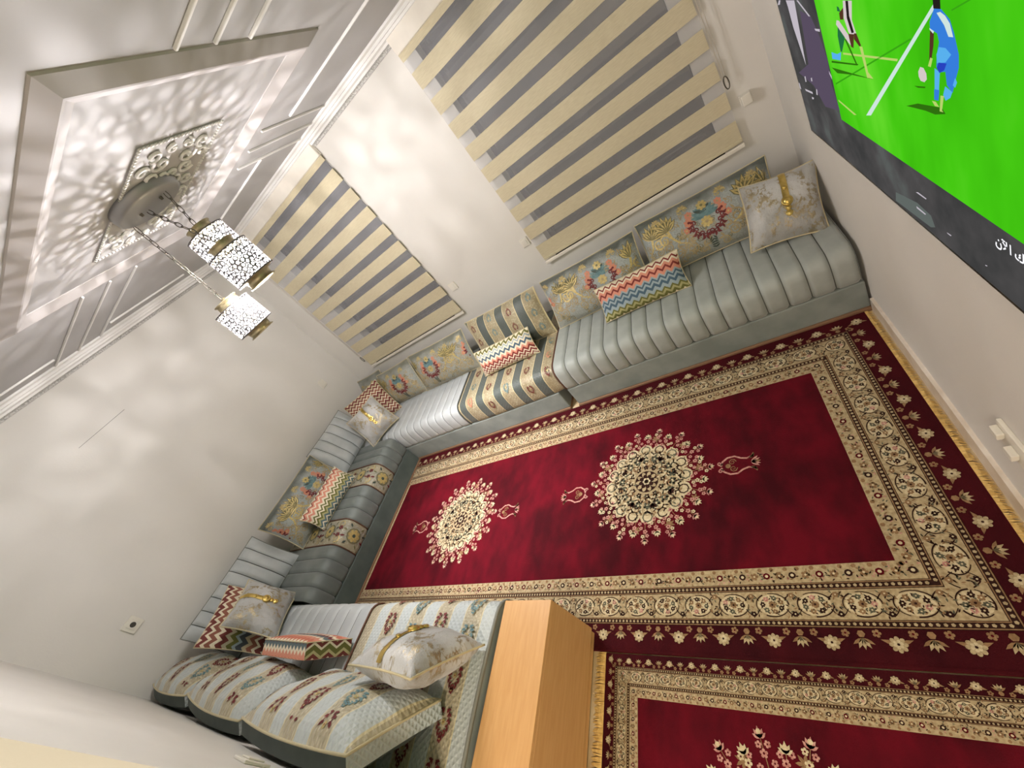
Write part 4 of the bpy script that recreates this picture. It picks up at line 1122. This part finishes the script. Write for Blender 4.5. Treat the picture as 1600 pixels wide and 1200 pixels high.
# ================================================================== TELEVISION
TVP={'white_line':[(-1.9674,1.5279),(-1.9705,1.5217),(-1.6022,1.2548),(-1.5679,1.2463)],'line2':[(-1.4912,1.3946),(-1.8082,1.4221),(-1.8044,1.4169),(-1.4881,1.3895)],'line3':[(-1.361,1.2441),(-1.494,1.2295),(-1.474,1.2246),(-1.3615,1.2384)],'shade1':[(-1.3805,1.3589),(-1.5849,1.3794),(-1.5764,1.3748),(-1.3766,1.3531)],'shade2':[(-1.3666,1.3384),(-1.6644,1.3563),(-1.5147,1.3426),(-1.4071,1.3288)],'mow':[(-1.8732,1.4673),(-1.8802,1.4664),(-1.3704,1.2899),(-1.3689,1.2938)],'mow2':[(-2.0192,1.5228),(-2.0779,1.5421),(-2.0823,1.541),(-2.0202,1.5208)],'p1_leg':[(-1.5664,1.5192),(-1.6228,1.5212),(-1.6005,1.4807),(-1.6114,1.4529),(-1.5846,1.441),(-1.5629,1.4507),(-1.5499,1.4816)],'p1_leg_stripe':[(-1.5847,1.5199),(-1.6014,1.5205),(-1.5901,1.4882),(-1.6005,1.454),(-1.5839,1.4505),(-1.5722,1.483)],'p1_short':[(-1.4957,1.4727),(-1.5124,1.4727),(-1.5662,1.4403),(-1.5663,1.4184),(-1.5484,1.4253),(-1.4854,1.462)],'p1_skin':[(-1.5609,1.4473),(-1.5982,1.4497),(-1.5773,1.4164),(-1.563,1.418)],'p1_skin2':[(-1.5993,1.4519),(-1.6144,1.4532),(-1.6295,1.4277),(-1.617,1.4252),(-1.5922,1.4385)],'p1_sock':[(-1.6165,1.4241),(-1.6343,1.4261),(-1.6407,1.37),(-1.6655,1.3587),(-1.6279,1.3545),(-1.6239,1.3818)],'p1_back':[(-1.4932,1.4581),(-1.5134,1.453),(-1.5282,1.4344),(-1.4846,1.395),(-1.475,1.3962),(-1.4779,1.4341)],'p1_thin':[(-1.5234,1.4317),(-1.5364,1.4319),(-1.5784,1.3785),(-1.5685,1.377)],'p1_head':[(-1.5165,1.505),(-1.5285,1.5034),(-1.535,1.4933),(-1.5129,1.4942)],'p1_mid':[(-1.5236,1.4906),(-1.5608,1.5049),(-1.544,1.477),(-1.5207,1.4754)],'p1_foot':[(-1.3977,1.3843),(-1.443,1.3849),(-1.4771,1.3941),(-1.4595,1.3711),(-1.393,1.3658)],'p2_head':[(-1.9695,1.5376),(-1.9923,1.5383),(-1.9907,1.5227),(-1.9691,1.5224)],'p2_body':[(-1.9706,1.5224),(-1.9921,1.5228),(-2.0144,1.5097),(-2.0234,1.4912),(-2.032,1.4597),(-2.029,1.4388),(-2.0161,1.4169),(-2.0039,1.3939),(-1.9878,1.4038),(-1.9873,1.4262),(-1.97,1.4226),(-1.9589,1.4298),(-1.9648,1.4512),(-1.9766,1.4723),(-1.9733,1.4854),(-1.9517,1.4909),(-1.9525,1.5013)],'p2_light':[(-1.9751,1.4647),(-1.9957,1.4655),(-2.0112,1.4571),(-1.9916,1.4424),(-1.9635,1.4368),(-1.9648,1.4512)],'p2_dark':[(-1.9701,1.4394),(-1.9958,1.4414),(-1.9863,1.4292),(-1.9698,1.4218),(-1.9618,1.4286)],'p2_leg':[(-1.9537,1.4273),(-1.97,1.4226),(-1.9605,1.3903),(-1.9457,1.3892)],'p2_legb':[(-1.944,1.3888),(-1.9622,1.3906),(-1.955,1.3702),(-1.9398,1.3687)],'p2_calf':[(-1.9828,1.4012),(-2.0042,1.3956),(-1.9965,1.3841),(-1.9798,1.3755),(-1.9736,1.3844)],'p2_num':[(-1.9915,1.5193),(-2.0044,1.5146),(-2.0162,1.5044),(-2.0225,1.4849),(-2.0088,1.4843),(-1.9992,1.5004),(-1.987,1.5108),(-1.9797,1.5173)],'p2_arm':[(-1.9514,1.4894),(-1.9626,1.4844),(-1.9567,1.4641),(-1.9426,1.4355),(-1.9362,1.4362),(-1.9456,1.4706)],'p2_cuff':[(-1.9505,1.4923),(-1.9649,1.4883),(-1.961,1.4843),(-1.9514,1.4894)],'p2_glove':[(-1.9427,1.4436),(-1.9506,1.443),(-1.9407,1.427),(-1.9309,1.4272)],'p2_boot':[(-1.9323,1.3653),(-1.946,1.3665),(-1.956,1.359),(-1.9407,1.3573)],'p2_boot2':[(-1.9653,1.3819),(-1.9765,1.3833),(-1.965,1.3548),(-1.9693,1.3523),(-1.9561,1.351)],'p2_sock':[(-2.0168,1.4216),(-2.0214,1.4147),(-2.0143,1.4047),(-2.0075,1.4074)],'p2_shadow':[(-1.816,1.3282),(-1.8694,1.3451),(-1.9606,1.3574),(-1.9718,1.3485),(-1.9333,1.3382),(-1.8975,1.3371)],'ball':[(-1.8904,1.4108),(-1.9002,1.421),(-1.9125,1.4211),(-1.9206,1.4122),(-1.9199,1.4017),(-1.9095,1.3947),(-1.8953,1.3948),(-1.8899,1.4019)],'ball_shadow':[(-1.8631,1.3789),(-1.9091,1.3857),(-1.9066,1.3826),(-1.8781,1.378)],'tri':[(-1.0465,1.5009),(-1.1487,1.5045),(-1.1362,1.462),(-1.0913,1.3037),(-1.0535,1.4214),(-1.0525,1.4824)],'tri2':[(-1.1725,1.5053),(-1.1899,1.5059),(-1.2764,1.4676),(-1.2604,1.4666)],'tri3':[(-0.9539,1.4976),(-0.9761,1.4984),(-0.9529,1.4844),(-0.9202,1.4814)],'dash':[(-1.2898,1.4359),(-1.3393,1.4386),(-1.3336,1.4311),(-1.2953,1.4306)],'dash2':[(-1.3343,1.3243),(-1.3483,1.3113),(-1.3451,1.2999),(-1.3323,1.3148)],'purple':[(-1.1786,1.4764),(-1.2764,1.4676),(-1.3154,1.4196),(-1.3426,1.3557),(-1.3266,1.2793),(-1.3529,1.2067),(-1.2007,1.1852),(-1.1211,1.241),(-0.9593,1.2576),(-1.1219,1.3116)],'purple2':[(-1.176,1.4373),(-1.2507,1.4371),(-1.2671,1.37),(-1.2643,1.3004),(-1.1802,1.3),(-1.1578,1.3664)],'sp1':[(-1.0305,1.2561),(-1.0466,1.2599),(-1.041,1.2393),(-1.0259,1.2366)],'sp2':[(-1.1111,1.2644),(-1.1265,1.2688),(-1.1213,1.2554),(-1.1075,1.253)],'sp3':[(-0.9916,1.2053),(-1.0856,1.2122),(-1.0854,1.2046),(-0.9991,1.1989)],'sp4':[(-1.0614,1.1902),(-1.0869,1.1917),(-1.074,1.1833),(-1.0581,1.1818)],'sp5':[(-0.9193,1.2155),(-0.9317,1.2138),(-0.9321,1.1918),(-0.9173,1.191)],'sp6':[(-1.1447,1.2347),(-1.1547,1.2331),(-1.1446,1.213),(-1.13,1.2118)],'panel':[(-1.674,1.0621),(-1.7951,1.084),(-1.859,1.0786),(-1.8725,1.0531),(-1.8507,1.0418),(-1.6633,1.0312)],'b1':[(-1.6871,1.0645),(-1.7318,1.0742),(-1.7659,1.0754),(-1.759,1.0708),(-1.7235,1.0659)],'b2':[(-1.7893,1.0724),(-1.8354,1.0716),(-1.8309,1.0673),(-1.7905,1.0668)],'b3':[(-1.7982,1.1147),(-1.8097,1.1196),(-1.8493,1.1197),(-1.846,1.116)],'b4':[(-1.9252,1.0677),(-1.9448,1.0697),(-1.9412,1.0658),(-1.9292,1.0655)],'b5':[(-2.0642,1.0642),(-2.072,1.0669),(-2.0711,1.0643),(-2.0658,1.0625)]}
TX = L_-.062
TY0, TY1, TZ0, TZ1 = -.908, -2.80, 1.02, 2.085
TVR = empty('television', (L_-.03, (TY0+TY1)/2, TZ0))
ov = Vector(TVR.location)
bbox('housing', Vector((TX+.004, TY1, TZ0))-ov, Vector((L_-.012, TY0, TZ1))-ov, M['black'], TVR, .004)
bb = MB(); bb.box(Vector((TX, TY1, TZ0))-ov, Vector((TX+.006, TY0, TZ0+.006))-ov); bb.box(Vector((TX, TY0-.006, TZ0))-ov, Vector((TX+.006, TY0, TZ1))-ov)
bb.build('bezel', M['black'], TVR)
bbox('lower_trim', Vector((TX+.006, TY1, TZ0-.006))-ov, Vector((L_-.012, TY0, TZ0))-ov, M['tvgrey'], TVR, .001)
bbox('wall_mount', Vector((L_-.014, -2.1, 1.3))-ov, Vector((L_, -1.6, 1.8))-ov, M['black'], TVR, .002)
def scr(name, col): return emit(name, col, SCR)
SCR = 0.66
def pitch_mat():
    m = bpy.data.materials.new('screen_pitch'); m.use_nodes = True
    nt = m.node_tree; N, L = nt.nodes, nt.links; N.clear()
    e = N.new('ShaderNodeEmission'); o = N.new('ShaderNodeOutputMaterial'); L.new(e.outputs[0], o.inputs[0])
    no = noise_node(N, L, 3.2, 4, 'Object', (1, 1.2, .5))
    c = ramp(N, L, no.outputs[0], [(.3, S(58,186,12)), (.5, S(76,216,22)), (.7, S(112,236,50))])
    L.new(c, e.inputs[0]); e.inputs[1].default_value = SCR
    return m
def graphic_mat():
    m = bpy.data.materials.new('screen_dark_graphic'); m.use_nodes = True
    nt = m.node_tree; N, L = nt.nodes, nt.links; N.clear()
    e = N.new('ShaderNodeEmission'); o = N.new('ShaderNodeOutputMaterial'); L.new(e.outputs[0], o.inputs[0])
    no = noise_node(N, L, 7, 4, 'Object')
    c = ramp(N, L, no.outputs[0], [(.35, S(66,66,66)), (.55, S(84,82,82)), (.7, S(96,100,98))])
    L.new(c, e.inputs[0]); e.inputs[1].default_value = SCR
    return m
smats = [graphic_mat(), pitch_mat()]+[scr(n, S(*c)) for n, c in (('screen_white', (224,246,240)), ('screen_dark_green', (52,120,18)), ('screen_mid_green', (62,176,24)), ('screen_blue', (60,136,236)), ('screen_light_blue', (96,190,255)), ('screen_navy', (44,72,206)),
      ('screen_skin', (92,58,40)), ('screen_pale', (228,216,216)), ('screen_purple', (96,84,104)), ('screen_lilac', (208,200,210)), ('screen_lime', (200,226,120)), ('screen_teal', (40,120,70)), ('screen_grey', (104,112,108)), ('screen_black', (40,34,32)))]
b = MB()
def spoly(pts, m, ly):
    b.quad([Vector((TX-.0004*ly, y, z))-ov for y, z in pts], m)
spoly([(TY0-.006, TZ0+.006), (TY1, TZ0+.006), (TY1, TZ1-.006), (TY0-.006, TZ1-.006)], 0, 0)
PY0, PZ0 = -1.345, 1.178
spoly([(PY0, PZ0), (TY1, PZ0), (TY1, TZ1-.006), (PY0, TZ1-.006)], 1, 1)
COLS = {'white_line': (2,2), 'line2': (12,2), 'line3': (12,2), 'shade1': (3,2), 'shade2': (3,2), 'mow': (4,2), 'mow2': (4,2), 'p1_leg': (9,4), 'p1_leg_stripe': (15,5), 'p1_short': (9,4), 'p1_skin': (8,5), 'p1_skin2': (8,5),
 'p1_sock': (12,4), 'p1_back': (13,3), 'p1_thin': (3,3), 'p1_head': (13,3), 'p1_mid': (8,3), 'p1_foot': (6,3), 'p2_head': (15,4), 'p2_body': (5,4), 'p2_light': (6,5), 'p2_dark': (7,6), 'p2_leg': (6,5), 'p2_legb': (5,5), 'p2_calf': (6,5),
 'p2_num': (2,6), 'p2_arm': (8,4), 'p2_cuff': (2,5), 'p2_glove': (12,5), 'p2_boot': (12,6), 'p2_boot2': (12,6), 'p2_sock': (6,5), 'p2_shadow': (3,2), 'ball': (9,4), 'ball_shadow': (3,2),
 'tri': (11,3), 'tri2': (11,3), 'tri3': (11,3), 'dash': (11,3), 'dash2': (11,3), 'purple': (10,1), 'purple2': (10,2), 'panel': (14,1), 'b1': (14,2), 'b2': (11,2), 'b3': (11,2), 'b4': (11,2), 'b5': (11,2)}
for k, pts in TVP.items():
    m_, ly = COLS.get(k, (11, 3))
    b.quad([Vector((TX-.0004*ly, y, z))-ov for y, z in pts], m_)
tag(b.build('screen', smats, TVR), 'football match on a green pitch framed by a dark grey graphic')
# caption on the screen
tc = bpy.data.curves.new('caption', 'FONT'); tc.body = '\ufee5\ufef5\ufe8d \ufed9\ufead\ufe8e\ufeb7'; tc.size = .0285; tc.offset = 0.0006
to = bpy.data.objects.new('caption', tc); COL.objects.link(to)
dg = bpy.context.evaluated_depsgraph_get(); tm = bpy.data.meshes.new_from_object(to.evaluated_get(dg))
bpy.data.objects.remove(to, do_unlink=True)
for v in tm.vertices:
    x, y = v.co.x, v.co.y
    v.co = Vector((TX-.0014, -2.103-x, 1.1375+y))-ov
tm.materials.clear(); tm.materials.append(emit('caption_white', S(245,245,250), .9))
link('caption', tm, None, TVR)
tag(TVR, 'large black wall-mounted television showing a football match', 'television')

# ================================================================== PENDANT LAMP
CX, CY, CZ = 2.047, -1.496, 2.5
PL = empty('pendant_lamp', (CX, CY, H_))
b = MB(); b.lathe([(0.0, -.046), (.145, -.046), (.160, -.040), (.163, -.012), (.163, 0), (.15, 0)], (0,0,0), 40); b.build('canopy', M['canopy'], PL)
for sx, sy in ((.05, .03), (-.03, -.05)):
    b = MB(); b.lathe([(0, -.012), (.006, -.012), (.008, -.004), (.008, 0)], (sx, sy, -.046), 10); b.build('screw', M['chain'], PL)

def chain_part(p0, p1):
    p0, p1 = Vector(p0), Vector(p1); ax = (p1-p0); ln = ax.length; ax.normalize()
    s_ = ax.cross(Vector((1, .3, 0))).normalized(); q = ax.cross(s_)
    b = MB(); pitch = .034; n = max(3, int(ln/pitch)); pitch = ln/n
    for k in range(n):
        c = p0+ax*pitch*(k+.5); a_ = s_ if k % 2 else q
        pts = [c+ax*(pitch*.64*math.sin(t))+a_*(.0085*math.cos(t)) for t in [2*PI*i/12 for i in range(12)]]
        b.tube(pts, .0020, 5, closed=True)
    return b

GL = bpy.data.materials.new('glowing_frosted_glass'); GL.use_nodes = True
_N, _L = GL.node_tree.nodes, GL.node_tree.links; _N.clear()
_e = _N.new('ShaderNodeEmission'); _e.inputs[0].default_value = (1, .97, .93, 1); _e.inputs[1].default_value = 1.7
_t = _N.new('ShaderNodeBsdfTransparent'); _m = _N.new('ShaderNodeMixShader'); _m.inputs[0].default_value = .2; _o = _N.new('ShaderNodeOutputMaterial')
_L.new(_t.outputs[0], _m.inputs[1]); _L.new(_e.outputs[0], _m.inputs[2]); _L.new(_m.outputs[0], _o.inputs[0])
BULB = emit('bulb_glow', (1, .97, .92, 1), 14)
LACE = plain('dark_silver_lace_metal', S(104,102,104), .5, .6)
STREAK_SLAT = plain('streak_slat_white', S(214,214,218), .3)

def lantern(att, c, watts, seed):
    """lantern whose drum is centred at c, hung from att on the canopy"""
    rng = random.Random(seed); o = Vector((CX, CY, H_))
    cc = Vector(c)-o; R, hh = .100, .072
    root = empty('lantern_pivot', cc)  # replaced below
    bpy.data.objects.remove(root)
    top = cc+Vector((0, 0, hh+.036))
    # metal drum with lacy cut-outs
    b = MB(); nA, nR = 28, 7
    for j in range(nR):
        for i in range(nA):
            a = 2*PI*(i+.5*(j % 2)+rng.uniform(-.16, .16))/nA; z = -hh+.004+(2*hh-.008)*(j+.5)/nR+rng.uniform(-.003, .003)
            r1 = rng.uniform(.0112, .0142); r0 = r1*.52; n = 7
            for k in range(n):
                t0, t1 = 2*PI*k/n, 2*PI*(k+1)/n
                P = []
                for rr, t in ((r0, t0), (r1, t0), (r1, t1), (r0, t1)):
                    zz = max(-hh, min(hh, z+rr*math.sin(t))); aa = a+rr*math.cos(t)/R
                    P.append((cc.x+R*math.cos(aa), cc.y+R*math.sin(aa), cc.z+zz))
                b.quad(P)
    for z in (-hh, hh):
        b.lathe([(R-.004, -.003), (R+.003, -.003), (R+.003, .003), (R-.004, .003)], (cc.x, cc.y, cc.z+z), 32)
    sh = b.build('lantern_shade', LACE, PL)
    b = MB(); b.lathe([(R, hh), (R*.62, hh+.004), (R*.58, hh+.030), (R*.66, hh+.036), (R*.66, hh+.040), (.012, hh+.040), (.012, hh+.052), (0, hh+.052)], tuple(cc), 28); b.build('top_cap', M['bronze'], sh)
    b = MB(); b.lathe([(R+.002, -hh), (R*.66, -hh-.006), (R*.62, -hh-.030), (R*.72, -hh-.036), (R*.72, -hh-.040), (R*.60, -hh-.040)], tuple(cc), 28); b.build('bottom_collar', M['bronze'], sh)
    b = MB(); b.lathe([(R*.90, -hh+.004), (R*.90, hh-.004)], tuple(cc), 28); b.build('frosted_glass', GL, sh)
    b = MB(); a = 0.0  # upright slats added inside the drum to cast streaks on the ceiling
    while a < 2*PI:
        wd = rng.uniform(.03, .15); Q = R*.84
        b.quad([(cc.x+Q*math.cos(t), cc.y+Q*math.sin(t), cc.z+z) for t, z in ((a, .030), (a+wd, .030), (a+wd, hh-.004), (a, hh-.004))])
        a += wd+rng.uniform(.05, .2)
    tag(b.build('streak_slats', STREAK_SLAT, sh), 'upright slats added to streak the ceiling light', kind='stuff')
    b = MB(); b.lathe([(0, -.012), (.006, -.011), (.009, -.004), (.0095, .004), (.006, .010), (.005, .045)], tuple(cc+Vector((0, 0, -.004))), 14); b.build('bulb', BULB, sh)
    chain_part(Vector(att)-o, top+Vector((0, 0, .012))).build('chain', M['chain'], PL)
    for dz, sh_, rad in ((.022, .58, .021), (-.026, .30, .021), (-.064, .16, .0035)):     # bulb as two soft lights; small third one added to dapple the ceiling
        ld = bpy.data.lights.new('lantern_bulb_light', 'POINT'); ld.energy = watts*sh_; ld.color = (1.0, .955, .975); ld.shadow_soft_size = rad
        lo = bpy.data.objects.new('lantern_bulb_light', ld); COL.objects.link(lo); lo.location = Vector(c)+Vector((0, 0, dz))
    return sh
lantern((1.895, -1.540, 2.496), (1.887, -1.545, 1.935), PENDANT_WATTS[0], 1)
lantern((2.010, -1.507, 2.496), (2.220, -1.545, 2.090), PENDANT_WATTS[1], 2)
lantern((2.129, -1.454, 2.496), (2.023, -1.401, 2.235), PENDANT_WATTS[2], 3)
tag(PL, 'pendant lamp of three lacy silver lanterns on chains from a round canopy', 'lamp')

# ================================================================== ADDED WARM FILL LAMP IN THE UNSEEN BAY BEHIND
BL = empty('added_ceiling_light', (3.85, -4.3, H_))
b = MB(); b.lathe([(.19, 0), (.19, -.03), (.175, -.045), (.17, -.045)], (0,0,0), 36); b.build('rim', M['white_plastic'], BL)
b = MB(); b.lathe([(.17, -.045), (.10, -.06), (0, -.064)], (0,0,0), 36); b.build('diffuser', emit('warm_diffuser', (1, .82, .62, 1), 3), BL)
ld = bpy.data.lights.new('added_bay_light', 'AREA'); ld.shape = 'DISK'; ld.size = .34; ld.energy = BAY_WATTS; ld.color = (1.0, .85, .70)
lo = bpy.data.objects.new('added_bay_light', ld); COL.objects.link(lo); lo.location = (3.85, -4.3, H_-.07)
tag(BL, 'added round warm fill light, unseen in the bay behind', 'lamp')
